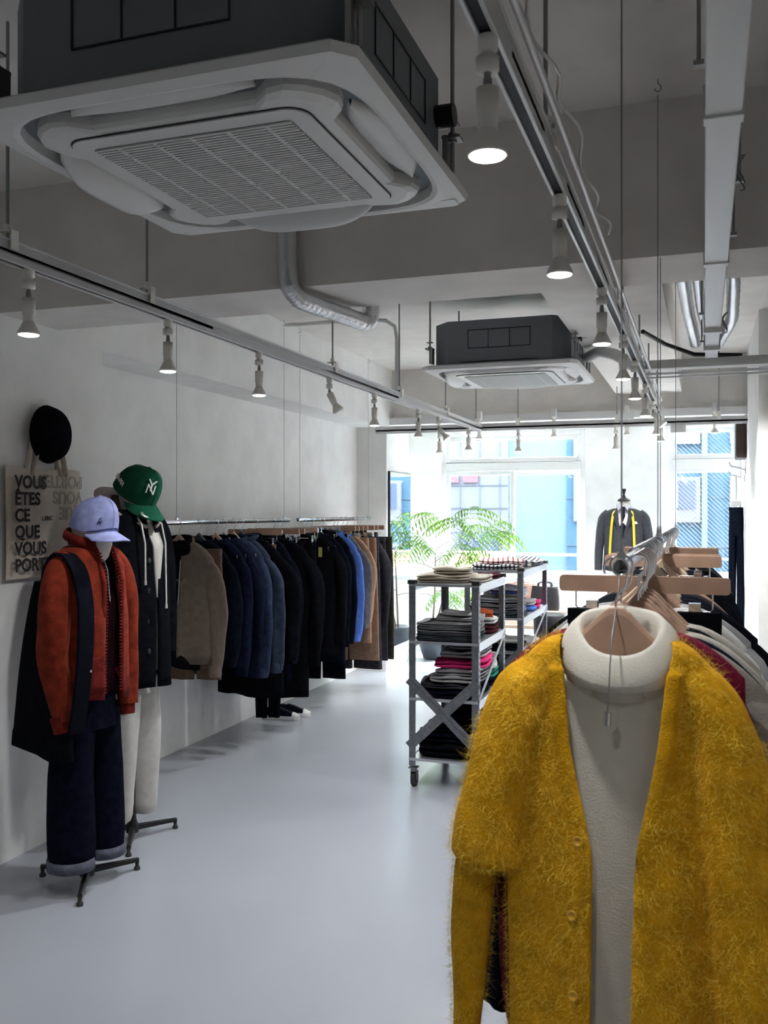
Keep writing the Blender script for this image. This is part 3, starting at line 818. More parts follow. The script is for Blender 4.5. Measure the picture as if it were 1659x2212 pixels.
Lrow2 = [
 (6.443, 'tr', f_black, -1.0, 0, 0, 'clip', 'trousers', 'black trousers on the first clip hanger of the farther rail', dict(w=.10)),
 (6.50, 'tr', f_navyb, -1.0, 0, 0, 'clip', 'trousers', 'black trousers on the second clip hanger of the farther rail', dict(w=.10)),
 (6.654, 'top', f_black, -1.08, -.98, .315, 'grey', 'coat', 'black wool coat, first coat of the farther rail', dict(seed=11, w=.225, buttons=2)),
 (6.792, 'top', f_navyb, -1.13, -1.0, .29, 'grey', 'coat', 'black navy coat, second coat of the farther rail', dict(seed=12, w=.215)),
 (6.88, 'tr', f_black, -1.28, 0, 0, 'clip', 'trousers', 'long black trousers reaching lowest on the farther rail', dict(w=.17, w2=.20)),
 (6.964, 'top', f_navyb, -.96, -1.0, .27, None, 'jacket', 'dark jacket in front of the bright blue shirt', dict(seed=13)),
 (7.103, 'top', f_blue, -.90, -.98, .275, 'bar', 'shirt', 'bright blue shirt, the only vivid piece on the farther rail', dict(seed=14, cuffs=f_blue, fold=.013)),
 (7.185, 'top', f_grey, -.88, -.90, .31, 'bar', 'sweater', 'mid grey sweater with its sleeve behind the blue shirt', dict(seed=15)),
 (7.30, 'top', f_camel, -.84, -.86, .31, 'bar', 'jacket', 'camel jacket behind the grey sweater', dict(seed=16, w=.23)),
 (7.40, 'tr', f_camel, -1.06, 0, 0, 'bar', 'trousers', 'camel trousers with a back pocket beside the camel jacket', dict(w=.20, w2=.23)),
 (7.473, 'tr', f_camel2, -1.22, 0, 0, None, 'trousers', 'tan trousers hanging long behind the camel trousers', dict(w=.24, w2=.275)),
 (7.574, 'tr', f_dgrey, -1.31, 0, 0, 'bar', 'trousers', 'dark trousers whose hem shows under the tan trousers', dict(w=.24, w2=.27)),
 (7.665, 'top', f_dgrey, -.92, -.92, .32, 'bar', 'jacket', 'dark grey jacket with a wide sleeve end near the pillar', dict(seed=17, w=.23)),
 (7.724, 'tr', f_dgrey, -1.26, 0, 0, 'clip', 'trousers', 'dark grey trousers behind the grey jacket', dict(w=.24, w2=.26)),
 (7.84, 'tr', f_oliv, -1.26, 0, 0, 'bar', 'trousers', 'dark olive trousers, last piece before the mirror', dict(w=.27, w2=.29)),
]
for rows, gh, gg in ((Lrow, GH1, GG1), (Lrow2, GH2, GG2)):
    for i, (y, k, f, zh, cf, ed, hg, nm, lb, ex) in enumerate(rows):
        rz = .05*math.sin(i*2.1)
        if hg:
            kn = {'wood': 'light wooden', 'grey': 'dark grey', 'bar': 'straight wooden', 'clip': 'metal clip', 'beech': 'beech'}[hg]
            put_hanger(hg, P_(y), rz, kn+' hanger carrying the '+lb, gh)
        yy = y+(.004 if hg != 'grey' else .0)
        if k == 'top':
            ex = dict(ex); w = ex.pop('w', .205)
            top_garment(nm, lb, nm, gg, P_(yy), rz, f, z_hem=zh, cuff=cf, edge=ed, w=w, d=.042, z_neck=-.125, z_sh=-.235, **ex)
        else:
            trousers(nm, lb, nm, gg, P_(yy), rz, f, top=-.165, bot=zh, seed=i, d=.024, **{'w': .18, **ex})
for i, y in enumerate((5.07, 5.34, 5.56, 5.75, 6.03, 6.56, 7.02, 7.52)):
    pass
# yellow swing tag
tag(MB().box((RXL+.10, 6.60, zr-.25), (.03, .002, .075)).build('swing_tag', mat('yellow_card', (.55, .50, .12), .6)), 'small yellow swing tag on the first coat of the farther rail', 'tag')
# ================================================================ wall hangings and mannequins
# canvas tote on the wall
f_canvas = fabric('natural_canvas', (.62, .55, .47), var=.06, bump=.3, sheen=0)
m_ink = mat('black_ink', (.02, .02, .02), .8)
tb_ = thing('tote_bag', 'natural canvas tote bag printed with French words, hung on the left wall', 'tote bag', (XP+.012, 3.555, 1.25))
tm = MB(); W_, H_ = .255, .50
def tz(u, v, side):
    e = (1-abs(u)**4)*(1-abs(v*2-1)**6)
    wob = .006*math.sin(u*5+v*3)+.005*math.sin(u*9-v*7)
    return (.012+.012*e+wob*e) if side else 0
front, back = [], []
for side, arr in ((1, front), (0, back)):
    for k in range(15):
        v = k/14; arr.append([V((tz(-1+2*j/16, v, side), W_*(-1+2*j/16)*(1-.01*math.sin(v*5)), v*H_+.006*math.cos(j*.5)*(v > .9))) for j in range(17)])
tm.loft(front, close=False); tm.loft(back, close=False)
tm.build('bag_body', f_canvas, tb_)
for i, (y0, y1, yt, zt) in enumerate(((-.13, .10, -.02, .72), (-.10, .135, .02, .70))):
    pts = [(.012+.012*i, y0, H_-.03), (.014+.012*i, lerp(y0, yt, .5), H_+.17), (.016+.01*i, yt-.012, zt), (.016+.01*i, yt+.02, zt), (.014+.012*i, lerp(y1, yt, .5), H_+.17), (.012+.012*i, y1, H_-.03)]
    MB().tube(pts, .016, 8, flat=.2).build('handle', f_canvas, tb_)
MT = lambda y, z, x=.036: Matrix.Translation((x, y, z)) @ Matrix.Rotation(R(90), 4, 'Z') @ Matrix.Rotation(R(90), 4, 'X')
for i, wd in enumerate(('VOUS', 'ÊTES', 'CE', 'QUE', 'VOUS', 'PORTEZ')):
    text_mesh('lettering', wd, .079, m_ink, tb_, MT(-W_+.03, .408-i*.0745), offset=.0026, extrude=.0004, space=1.02)
for i, wd in enumerate(('PORTEZ', 'VOUS', 'QUE', 'CE')):
    text_mesh('outline_lettering', wd, .082, m_ink, tb_, MT(W_-.015, .47-i*.0745) @ Matrix.Rotation(PI, 4, 'Z'), outline=.0009)
text_mesh('lettering', 'L.ERIC', .028, m_ink, tb_, MT(-.05, .262), offset=.0004, extrude=.0004)
# dark wool cap on the wall
bt = thing('beret', 'black wool cap hanging on the left wall above the tote bag', 'hat', (XP+.032, 3.555, 1.91))
mb = MB(); rings = []
for k in range(10):
    u = k/9; r = math.cos(u*PI/2)**.7
    rings.append([V((.004+.095*math.sin(u*PI/2), .118*r*math.cos(2*PI*j/28)*(1+.05*math.sin(2*PI*j/28*2)), .13*r*math.sin(2*PI*j/28)*(1+.06*math.cos(2*PI*j/28)))) for j in range(28)])
M_ = Matrix.Rotation(R(14), 3, 'X')
mb.loft([[M_ @ p for p in r_] for r_ in rings]).build('crown', f_black, bt)
MB().tube([(-.031, .0, .10), (.0, 0, .10)], .004).build('hook', m_steel, bt)
MB().tube([(.01, .13*math.cos(a)*.9, .14*math.sin(a)*.93) for a in [2*PI*k/24 for k in range(25)]], .006, 8).build('band', f_black, bt)

m_pole = m_black
def stand(label, loc, h, group, rot=0):
    """three legged stand + cream body shell, facing +x"""
    t = thing('mannequin', label, 'mannequin', loc, rot, group)
    MB().cyl((0, 0, .05), (0, 0, h-.85), .014).lathe([(.03, .035), (.032, .06), (.02, .09), (.016, .13)]).build('pole', m_pole, t)
    for a in (0, 120, 240):
        a = R(a)+PI/3
        d_ = V((math.cos(a), math.sin(a), 0)); n_ = V((-d_.y, d_.x, 0))
        mb = MB(); rings = []
        for u in (0, .3, .7, 1):
            p = d_*(.02+.21*u)+V((0, 0, .055-.012*u)); w = .017-.006*u; hh = .012-.004*u
            rings.append([p+n_*w+V((0, 0, -hh)), p+n_*w*.6+V((0, 0, hh)), p-n_*w*.6+V((0, 0, hh)), p-n_*w+V((0, 0, -hh))])
        mb.loft(rings, smooth=False)
        l = mb.build('leg', m_pole, t, bevel=.002)
        MB().lathe([(.008, .04), (.008, .014), (.013, .012), (.013, 0)], c=d_*.225).build('foot_glide', m_rubber, l)
    # body
    mb = MB(); rings = []
    prof = [(-.72, .03, .04, 0), (-.70, .07, .10, 0), (-.56, .065, .10, 0), (-.45, .075, .11, .01), (-.34, .085, .13, .012), (-.25, .075, .14, .005),
            (-.20, .065, .13, 0), (-.165, .062, .11, -.005), (-.14, .052, .065, -.0), (-.10, .048, .050, .01), (-.06, .050, .052, .02), (-.03, .065, .06, .03), (.02, .082, .066, .03), (.08, .086, .070, .022), (.14, .078, .062, .015), (.19, .045, .04, .01), (.20, .02, .02, .01)]
    for z, rx, ry, cx in prof:
        rings.append([V((cx+rx*math.cos(2*PI*j/28), ry*math.sin(2*PI*j/28), h-.205+z)) for j in range(28)])
    mb.loft(rings).build('body', m_mann, t)
    return t
def cap_hat(name, label, loc, rz, pitch, m, m2=None, roll=0):
    """baseball cap facing local +x"""
    t = thing(name, label, 'cap', loc, rz)
    t.rotation_euler = (roll, pitch, rz)
    mb = MB(); rings = []
    for k in range(11):
        u = k/10; r = math.cos(u*PI/2)**.62
        rings.append([V((.108*r*math.cos(2*PI*j/32)+.004, .088*r*math.sin(2*PI*j/32), .005-.028*(.5-.5*math.cos(2*PI*j/32))**.7*(1-u)**.5+.125*math.sin(u*PI/2)**.9*(1+.06*math.cos(2*PI*j/32)))) for j in range(32)])
    mb.loft(rings).build('crown', m, t)
    mb = MB(); top, bot = [], []
    for i in range(9):
        u = i/8; row = []; row2 = []
        for j in range(17):
            a = -R(68)+R(136)*j/16
            xi, yi = .108*math.cos(a)+.004, .088*math.sin(a)
            xo, yo = .108*math.cos(a)+.004+.085*math.cos(a*.92)**.8, .088*math.sin(a)*(1.0)
            x, y = lerp(xi, xo, u), lerp(yi, yo, u)
            z = .012-.035*(y/.088)**2-.012*u
            row.append(V((x, y, z))); row2.append(V((x, y, z-.004)))
        top.append(row); bot.append(row2)
    mb.loft(top, close=False); mb.loft(bot, close=False); mb.loft([top[-1], bot[-1]], close=False)
    mb.build('visor', m2 or m, t)
    MB().lathe([(.006, .128), (.006, .133), (.001, .135)], c=(.004, 0, 0), n=12).build('button', m2 or m, t)
    for a in (0, 60, 120):
        pts = []
        for k in range(21):
            u = -1+2*k/20; r = math.cos(u*PI/2)**.62; q = math.sin(abs(u)*PI/2)
            r = math.cos((1-abs(u))*PI/2*1.0) if False else abs(math.sin(u*PI/2))
        # stitched seams over the crown
        pts = []
        for k in range(-10, 11):
            u = 1-abs(k)/10; r = math.cos(u*PI/2)**.62 if u < 1 else 0; sg = 1 if k >= 0 else -1
            ang = R(a)+(0 if sg > 0 else PI)
            pts.append((.109*r*math.cos(ang)+.004, .089*r*math.sin(ang), .007-.028*(.5-.5*math.cos(ang))**.7*(1-u)**.5+.125*math.sin(u*PI/2)**.9*(1+.06*math.cos(ang)*(r > 0))))
        MB().tube(pts, .0010, 5).build('seam', m2 or m, t)
    return t
GM = 'mannequins on three legged stands'
m1p, m2p = V((-2.434, 3.25, 0)), V((-2.56, 3.76, 0))
man1 = stand('mannequin in the red knit cardigan and lilac cap, nearest the camera', m1p, 1.60, GM)
man2 = stand('taller mannequin in the black coat and green cap, behind the first', m2p, 1.745, GM)
R90 = R(90)
# --- first mannequin clothes (local -y faces the room, +x of world) ---
f_red = fabric('rust_red_knit', (.19, .025, .011), var=.28, vscale=22, bump=.9, bscale=150, sheen=.3)
f_redd = fabric('dark_red_rib', (.14, .014, .010), var=.3, bump=.9, bscale=150)
f_denim = fabric('raw_indigo_denim', (.0045, .0055, .013), var=.3, bump=.3, sheen=.05)
f_denimi = fabric('denim_reverse', (.10, .108, .14), var=.2)
f_lilac = fabric('faded_lilac_twill', (.29, .32, .56), var=.16, vscale=24, bump=.25)
f_tee = fabric('white_jersey', (.55, .55, .57), var=.05, bump=.2)
rz1 = R(84)
ZS = 1.60
op1 = ([(0, -.03), (.25, -.035), (.6, -.045), (.9, -.05)], [(0, .055), (.25, .06), (.6, .06), (.9, .06)])
ck = thing('cardigan', 'rust red knitted cardigan worn open on the nearest mannequin', 'cardigan', (m1p.x, m1p.y, ZS), rz1)
torso(.172, -.195, -.275, -.80, .188, .125, neck=.075, dneck=.07, seed=2, op=op1, fold=.006, nf=3, hem_band=0).build('body', f_red, ck, solid=.012)
torso(.188, -.70, -.71, -.815, .184, .128, neck=.182, dneck=.12, seed=2, op=op1, fold=.004, nf=3, bot=3).build('hem_rib', f_redd, ck, solid=.012)
for sg in (-1, 1):
    dx = .02 if sg > 0 else 0
    sleeve(sg, [(.135, -.235, .0), (.175, -.28, -.01), (.203, -.42, -.02), (.208, -.62, -.02), (.198, -.78, -.04), (.188, -.88, -.055)], [(0, .045), (.2, .060), (.55, .056), (.85, .046), (1, .036)], [(0, .05), (.2, .068), (.55, .066), (.85, .052), (1, .040)], seed=3+sg, fold=.005).build('sleeve', f_red, ck)
    MB().tube([(sg*.191, -.038, -.86), (sg*.186, -.048, -.925)], [.042, .037], 16).build('cuff', f_redd, ck)
    mb = MB(); mb.tube([(sg*.115+.01, -.151, -.66), (sg*.115+.01, -.157, -.69)], .004, 8)
# stand-up collar and front bands
mb = MB(); rings = []
for k in range(6):
    u = k/5; ring = []
    for j in range(29):
        a = R(28)+(2*PI-R(56))*j/28
        ring.append(V(((.074+.020*u)*math.sin(a), -(.070+.026*u)*math.cos(a)-.005, -.185+.066*math.sin(u*PI*.8)*(1-.3*(.5+.5*math.cos(a)))-.05*u*(.5+.5*math.cos(a)))))
    rings.append(ring)
mb.loft(rings, close=False).build('collar', f_redd, ck, solid=.012)
for sg, X_ in ((-1, op1[0]), (1, op1[1])):
    pts = [(interp(X_, q)+sg*.004, -(.075+.052*min(1, max(0, (q-.19))*7))-.004, -q) for q in [.195+.02*k for k in range(31)]]
    MB().tube(pts, .010, 8, flat=.8).build('front_band', f_redd, ck)
    zp = MB()
    for q in [.22+.0135*k for k in range(43)]:
        zp.box((interp(X_, q)-sg*.010, -(.075+.052*min(1, max(0, (q-.19))*7))-.007, -q), (.010, .006, .0055))
    zp.build('ribbed_edge', f_redd, ck)
# pocket
mb = MB(); rows = []
for k in range(8):
    v = k/7; rows.append([V((-.165+.115*j/8, -(.098+.036*math.sin((j/8)*1.35+.2))-.008, -.775+.16*v-.022*v*(1-(2*j/8-1)**2))) for j in range(9)])
mb.loft(rows, close=False).build('pocket', f_redd, ck, solid=.006)
inner = tag(torso(.13, -.20, -.27, -.79, .14, .098, neck=.058, dneck=.052, seed=4, fold=.004).build('undershirt', fabric('dark_burgundy_jersey', (.022, .006, .010), var=.2), None, solid=.004), 'dark shirt visible in the open front of the red cardigan', 'shirt')
inner.location = ck.location; inner.rotation_euler = (0, 0, rz1)
MB().tube([(.012, -.062, -.215), (.014, -.096, -.29), (.016, -.108, -.42)], .004, 6).build('zipper', m_chrome, inner)
# jeans
def pants(name, label, loc, rz, m, top, bot, hw, leg, taper, cuff=None, cuffm=None, seed=0, d=.12, fold=.006, sepr=.098):
    t = thing(name, label, 'trousers', loc, rz)
    mb = MB(); rings = []
    for k in range(5):
        u = k/4
        rings.append([V((lerp(hw*.85, hw, u)*math.sin(2*PI*j/36), -lerp(d*.8, d, u)*math.cos(2*PI*j/36), top-.20*u)) for j in range(36)])
    mb.loft(rings).build('seat', m, t)
    for sg in (-1, 1):
        lg = MB(); rings = []
        for k in range(25):
            u = k/24; z = lerp(top-.13, bot, u); w = interp(leg, u)
            cx = sg*lerp(sepr-.022, sepr, min(1, u*2.5))
            ring = []
            for j in range(26):
                a = 2*PI*j/26
                f = fold*u*(math.sin(2*a+seed+sg)+.6*math.sin(3*a+u*5+seed))+(.006*math.sin(u*60+seed)*max(0, u-.82)*5*math.sin(a))
                ring.append(V((cx+(w+f)*math.sin(a), -(w*1.08+f)*math.cos(a)+taper*u, z)))
            rings.append(ring)
        lo = lg.loft(rings).build('leg', m, t)
        if cuff:
            w = interp(leg, 1)+.008
            rr = [[V((sg*sepr+(w+e)*math.sin(2*PI*j/26), -(w*1.08+e)*math.cos(2*PI*j/26)+taper, z)) for j in range(26)] for z, e in ((bot+cuff, -.004), (bot+cuff, .003), (bot-.004, .004), (bot-.004, -.004))]
            MB().loft(rr, cap=False).build('rolled_cuff', cuffm, lo)
    return t
pants('jeans', 'wide dark indigo jeans with pale rolled cuffs on the nearest mannequin', (m1p.x, m1p.y, 0), rz1, f_denim, .86, .10, .150, [(0, .082), (.3, .082), (.7, .088), (.85, .088), (1, .080)], -.0, .040, f_denimi, seed=1, sepr=.092, d=.105)
# big black shoulder bag behind the near arm
bgk = thing('tote_bag', 'large black shoulder tote hanging from the nearest mannequin on a wide navy strap', 'tote bag', (m1p.x, m1p.y, ZS), rz1)
f_strap = fabric('navy_webbing', (.005, .0055, .010), var=.2)
mb = MB(); rings = []
for k in range(13):
    v = k/12; z = lerp(-.33, -1.045, v); hw = lerp(.05, .155, v**.8); dp = .03+.02*math.sin(v*PI)
    ring = []
    for j in range(30):
        a = 2*PI*j/30; c_, s_ = math.cos(a), math.sin(a); q = (abs(c_)**4+abs(s_)**4)**(-.25)
        ring.append(V((-.165+dp*c_*q-.02*v, .058+hw*s_*q+.005*v, z+(.05*(s_*q+1)*.5*v if v > .9 else 0)+.012*math.sin(3*a)*v)))
    rings.append(ring)
mb.loft(rings).build('bag_body', f_black, bgk)
sp = [(-.165, .04, -.62), (-.175, .045, -.42), (-.17, .035, -.275), (-.160, -.005, -.215), (-.150, -.055, -.225), (-.145, -.10, -.29), (-.150, -.135, -.42), (-.165, -.145, -.60), (-.180, -.142, -.76), (-.19, -.12, -.92)]
mb = MB(); rings = []
P = [V(p) for p in sp]
q = []
for i in range(len(P)-1):
    for k in range(6): q.append(P[i].lerp(P[i+1], k/6))
q.append(P[-1])
for _ in range(4): q = [q[0]]+[(q[j-1]+q[j]*2+q[j+1])/4 for j in range(1, len(q)-1)]+[q[-1]]
for i, p in enumerate(q):
    tg = (q[min(i+1, len(q)-1)]-q[max(i-1, 0)]).normalized()
    side = V((1, 0, 0))-tg*tg.x; side.normalize(); nn = tg.cross(side)
    rings.append([p+side*.042+nn*.006, p-side*.042+nn*.006, p-side*.042-nn*.006, p+side*.042-nn*.006])
mb.loft(rings, smooth=False).build('shoulder_strap', f_strap, bgk, bevel=.003)
MB().lathe([(.006, 0), (.006, .003), (.001, .005)], c=(-.150, -.158, -.68), M=Matrix.Rotation(R(90), 3, 'X'), n=12).build('rivet', m_chrome, bgk)
cp1 = cap_hat('baseball_cap', 'faded lilac cap with a small rider emblem on the nearest mannequin', (m1p.x+.03, m1p.y, 1.49), R(-10), R(16), f_lilac)
# small rider emblem: horse and rider built as a tiny navy figure
em = MB(); m_nav = mat('navy_thread', (.02, .03, .10), .7)
em.slab([(-.010, -.006), (-.006, .002), (-.002, .004), (.004, .002), (.009, .008), (.011, .006), (.008, -.001), (.007, -.010), (.004, -.010), (.003, -.004), (-.004, -.004), (-.007, -.012), (-.010, -.011)], 0, .0012)
em.slab([(-.001, .003), (.001, .014), (-.003, .016), (-.004, .004)], 0, .0014).slab([(-.001, .010), (.009, .018), (.0085, .0195), (-.002, .012)], 0, .0013)
eo = em.build('emblem', m_nav, cp1)
eo.matrix_local = Matrix.Translation((.086, -.0565, .045)) @ Matrix.Rotation(R(52-90), 4, 'Z') @ Matrix.Rotation(R(90), 4, 'Z') @ Matrix.Rotation(R(78), 4, 'X')
MB().tube([(.105*math.cos(a)+.008, .088*math.sin(a), .014-.035*math.sin(a)**2+.010) for a in [R(-66+6*k) for k in range(23)]], .0022, 6).build('visor_piping', m_nav, cp1)
# --- second mannequin ---
f_cream = fabric('cream_fleece', (.50, .485, .45), var=.06, bump=.3)
f_pinkg = fabric('pale_pink_grey_fleece', (.40, .33, .30), var=.1)
f_green = fabric('dark_green_twill', (.008, .075, .040), var=.12, bump=.25, vscale=50)
rz2 = R(84); ZS2 = 1.745
pants('sweatpants', 'cream sweatpants with gathered ankles on the taller mannequin', (m2p.x, m2p.y, 0), rz2, f_cream, .90, .105, .135, [(0, .078), (.3, .080), (.6, .072), (.85, .062), (.96, .056), (1, .042)], .0, seed=5, d=.10, sepr=.080, fold=.007)
opc = ([(0, -.03), (.3, -.02), (.6, -.01), (1.1, -.01)], [(0, .06), (.25, .03), (.4, .012), (1.1, .006)])
ct = thing('coat', 'boxy black wool coat worn over a hoodie on the taller mannequin', 'coat', (m2p.x, m2p.y, ZS2), rz2)
torso(.185, -.190, -.262, -1.02, .205, .130, neck=.095, dneck=.085, seed=7, op=opc, fold=.008, nf=3).build('body', f_black, ct, solid=.012)
for sg in (-1, 1):
    sleeve(sg, [(.145, -.225, .0), (.185, -.275, 0), (.215, -.43, -.0), (.222, -.64, -.01), (.212, -.88, -.03)], [(0, .045), (.2, .062), (.55, .060), (1, .052)], [(0, .05), (.2, .068), (.55, .066), (1, .055)], seed=8+sg, fold=.005).build('sleeve', f_black, ct)
for i in range(4):
    MB().lathe([(.013, 0), (.013, .004), (.009, .006), (.001, .005)], M=Matrix.Rotation(R(90), 3, 'X'), n=16).build('button', m_black, ct, loc=(-.05, -.138, -.42-i*.14))
hd = thing('hoodie', 'pale pink grey hoodie under the black coat, hood down on the shoulders', 'hoodie', (m2p.x, m2p.y, ZS2), rz2)
torso(.155, -.20, -.265, -.93, .165, .105, neck=.07, dneck=.065, seed=9, fold=.005).build('body', f_cream, hd, solid=.004)
mb = MB(); rings = []
for k in range(13):
    u = k/12; ring = []
    for j in range(31):
        a = R(14)+(2*PI-R(28))*j/30; bk = .5-.5*math.cos(a)
        rr = .072+.058*math.sin(u*PI)*(.7+.6*bk)+.012*u
        zz = -.255+.125*bk*math.sin(u*PI*.62)+.03*math.sin(u*PI)-.085*(1-bk)*.9*(1-u*.2)
        ring.append(V((rr*1.12*math.sin(a), -rr*math.cos(a)+.02*bk, zz+.03)))
    rings.append(ring)
mb.loft(rings, close=False).build('hood', f_pinkg, hd, solid=.012)
# zip placket ribbons of the hoodie showing down the coat front
mb = MB(); rings = []
for k in range(16):
    u = k/15; w = .052*(1-u)**.8+.003; z = -.235-.36*u; y = -.085-.058*min(1, u*3.2)
    rings.append([V((.012-w*.7, y, z)), V((.012+w, y+.003, z)), V((.012+w, y+.012, z)), V((.012-w*.7, y+.012, z))])
mb.loft(rings).build('chest', f_cream, hd)
for sg, Ld_ in ((-1, .30), (1, .42)):
    pts = [(sg*.040-.03*(sg < 0), -.085, -.215), (sg*.055-.035*(sg < 0), -.128, -.25), (sg*.058-.03*(sg < 0), -.148, -.34), (sg*.060-.03*(sg < 0), -.152, -.21-Ld_)]
    c_ = MB().tube(pts, .0045, 8).cyl(pts[-1], V(pts[-1])-V((0, 0, .02)), .006).build('drawstring', f_cream, hd)
cp2 = cap_hat('baseball_cap', 'dark green cap with white interlocked letters on the taller mannequin', (m2p.x+.022, m2p.y-.01, 1.648), R(-14), R(40), f_green)
cp2.scale = (1.1, 1.12, 1.1)
m_wt = mat('white_embroidery', (.75, .75, .72), .6)
# letters on the crown: curve them by placing each on the surface
def on_crown(cap, body, size, az, el, m, **k):
    u = el; r = math.cos(u*PI/2)**.62
    p = V((.110*r*math.cos(az)+.004, .090*r*math.sin(az), .005+.125*math.sin(u*PI/2)**.9*(1+.06*math.cos(az))))
    nrm = V((math.cos(az)/.108, math.sin(az)/.088, .0)).normalized()
    nrm = (nrm*math.cos(u*PI/2*.8)+V((0, 0, math.sin(u*PI/2*.8)))).normalized()
    xa = V((0, 0, 1)).cross(nrm).normalized(); ya = nrm.cross(xa)
    M = Matrix((( xa.x, ya.x, nrm.x, p.x+nrm.x*.002), (xa.y, ya.y, nrm.y, p.y+nrm.y*.002), (xa.z, ya.z, nrm.z, p.z+nrm.z*.002), (0, 0, 0, 1)))
    return text_mesh('lettering', body, size, m, cap, M @ Matrix.Translation((0, -size*.35, 0)), align='CENTER', **k)
on_crown(cp2, 'N', .058, R(-22), .40, m_wt, extrude=.0015, offset=-.0002)
on_crown(cp2, 'Y', .070, R(-22), .50, m_wt, extrude=.0018, offset=-.0002)
on_crown(cp2, 'MoMA', .028, R(-105), .16, m_wt, extrude=.001, offset=.0004)
MB().lathe([(.020, 0), (.020, .0012), (.001, .0014)], n=20).build('visor_sticker', mat('silver_sticker', (.6, .6, .58), .3, metal=.5), cp2, loc=(.150, -.045, -.006))
MB().slab([(-.010, -.004), (.010, -.004), (.010, .004), (-.010, .004)], .0012, .002).build('sticker_mark', m_ink, cp2.children[-1])

# ================================================================ shoes on the floor
def sneaker(label, loc, rz):
    t = thing('sneaker', label, 'sneaker', loc, rz, 'sneakers under the long coat')
    n = 15
    def outline(u): return .022+.030*math.sin(min(1, u*1.15+.12)*PI)**.55
    sole = MB(); rings = []
    for k in range(n+1):
        u = k/n; x = -.14+.28*u; w = interp([(0, .022), (.08, .034), (.3, .036), (.5, .037), (.72, .047), (.88, .044), (.96, .033), (1, .012)], u)
        z1 = .032+.012*max(0, u-.85)*3
        rings.append([V((x, -w, 0.0)), V((x, -w*1.03, .015)), V((x, -w, z1)), V((x, w, z1)), V((x, w*1.03, .015)), V((x, w, 0.0))])
    sole.loft(rings).build('sole', mat('white_rubber', (.68, .68, .66), .55), t, bevel=.002)
    up = MB(); rings = []
    for k in range(n+1):
        u = k/n; x = -.135+.265*u; w = interp([(0, .018), (.08, .030), (.3, .033), (.5, .034), (.72, .043), (.88, .040), (.96, .030), (1, .008)], u)
        h = interp([(0, .085), (.1, .092), (.28, .080), (.4, .095), (.55, .085), (.75, .06), (.9, .050), (1, .034)], u)
        rings.append([V((x, -w*math.cos(a)*(1 if i < 99 else 1), .028+(h-.028)*math.sin(a)**.75)) for i, a in enumerate([PI*j/12 for j in range(13)])])
    up.loft(rings, close=False).build('upper', f_navyb, t)
    tc = MB(); rings = []
    for k in range(6):
        u = .84+.16*k/5; x = -.135+.267*u; w = interp([(.72, .045), (.88, .043), (.96, .033), (1, .012)], u); h = interp([(.8, .058), (.9, .052), (1, .037)], u)
        rings.append([V((x, -w*math.cos(a), .028+(h-.028)*math.sin(a)**.75+.001)) for a in [PI*j/12 for j in range(13)]])
    tc.loft(rings, close=False).build('toe_cap', mat('white_rubber', (.68, .68, .66), .55), t)
    MB().lathe([(.028, 0), (.026, .004), (.022, .001)], c=(-.075, 0, .084), n=20).build('collar', f_navyb, t)
    lc = MB()
    for i in range(6):
        x = -.005+i*.017; z = interp([(.4, .100), (.55, .088), (.8, .062)], (x+.135)/.265)
        lc.tube([(x, -.018, z-.008), (x+.004, 0, z), (x, .018, z-.008)], .0022, 6)
    lc.build('laces', fabric('grey_lace', (.12, .12, .14)), t)
    return t
sneaker('navy canvas sneaker with a white sole, the nearer of the pair', (-2.985, 6.29, 0), R(12))
sneaker('navy canvas sneaker partly behind its twin on the floor', (-2.955, 6.42, 0), R(14))
# ================================================================ right rail with the yellow cardigan
RXR, zq = -.14, 1.452
rq1 = rail('right hanging rail, its open tube end closest to the camera', RXR, 1.69, 3.20, zq, (1.72, 3.12))
rq2 = rail('rear hanging rail continuing towards the right window', RXR, 3.24, 5.25, zq, (3.30, 5.15))
GH3, GG3 = 'hangers on the right rail', 'clothes on the right rail'
# loose end of the front wire with its crimp, in front of the cardigan
wd_ = thing('wire_end', 'thin wire end with a small metal crimp hanging in front of the cream turtleneck', 'wire', (RXR-.005, 1.695, zq-.25))
MB().tube([(.004, -.004, .236), (.003, -.03, .20), (.002, -.125, .145), (.001, -.150, .10), (-.003, -.150, .02)], .0011, 6).build('wire', m_wire, wd_)
MB().cyl((-.003, -.150, .022), (-.004, -.150, .0), .0062, n=12).build('crimp', m_steel, wd_)
f_mohair = fabric('mustard_mohair', (.60, .305, .008), var=.18, vscale=26, bump=.6, bscale=260, sheen=.35)
f_cream2 = fabric('cream_rib_jersey', (.60, .57, .49), var=.03, bump=.25, bscale=300, sheen=.1)
CY = 1.64
hl = put_hanger('beech', (RXR-.003, CY, zq), 0, 'beech hanger showing inside the collar of the cream turtleneck', GH3)
# turtleneck
tn = thing('turtleneck', 'cream turtleneck hung inside the open yellow cardigan', 'sweater', (RXR+.004, CY, zq), 0, GG3)
torso(.180, -.128, -.222, -1.0, .16, .038, neck=.085, dneck=.048, seed=3, fold=.004, nf=3, tilt=.07).build('body', f_cream2, tn, solid=.004)
mb = MB(); rings = []
prof = [(.099, .066, -.140, 1), (.100, .067, -.128, 1), (.096, .063, -.110, 1), (.086, .057, -.095, 1), (.077, .053, -.087, 1), (.072, .050, -.082, 1), (.068, .047, -.086, 1), (.064, .045, -.100, 1), (.064, .044, -.13, 1), (.066, .044, -.16, 1)]
for rx, ry, z, fr in prof:
    ring = []
    for j in range(44):
        a = 2*PI*j/44; fz = .5+.5*math.cos(a)
        ring.append(V((rx*math.sin(a), -ry*math.cos(a), z-.062*fz+.014*abs(math.sin(a))**3*(z > -.14)+.012*(1-fz)*(z > -.13))))
    rings.append(ring)
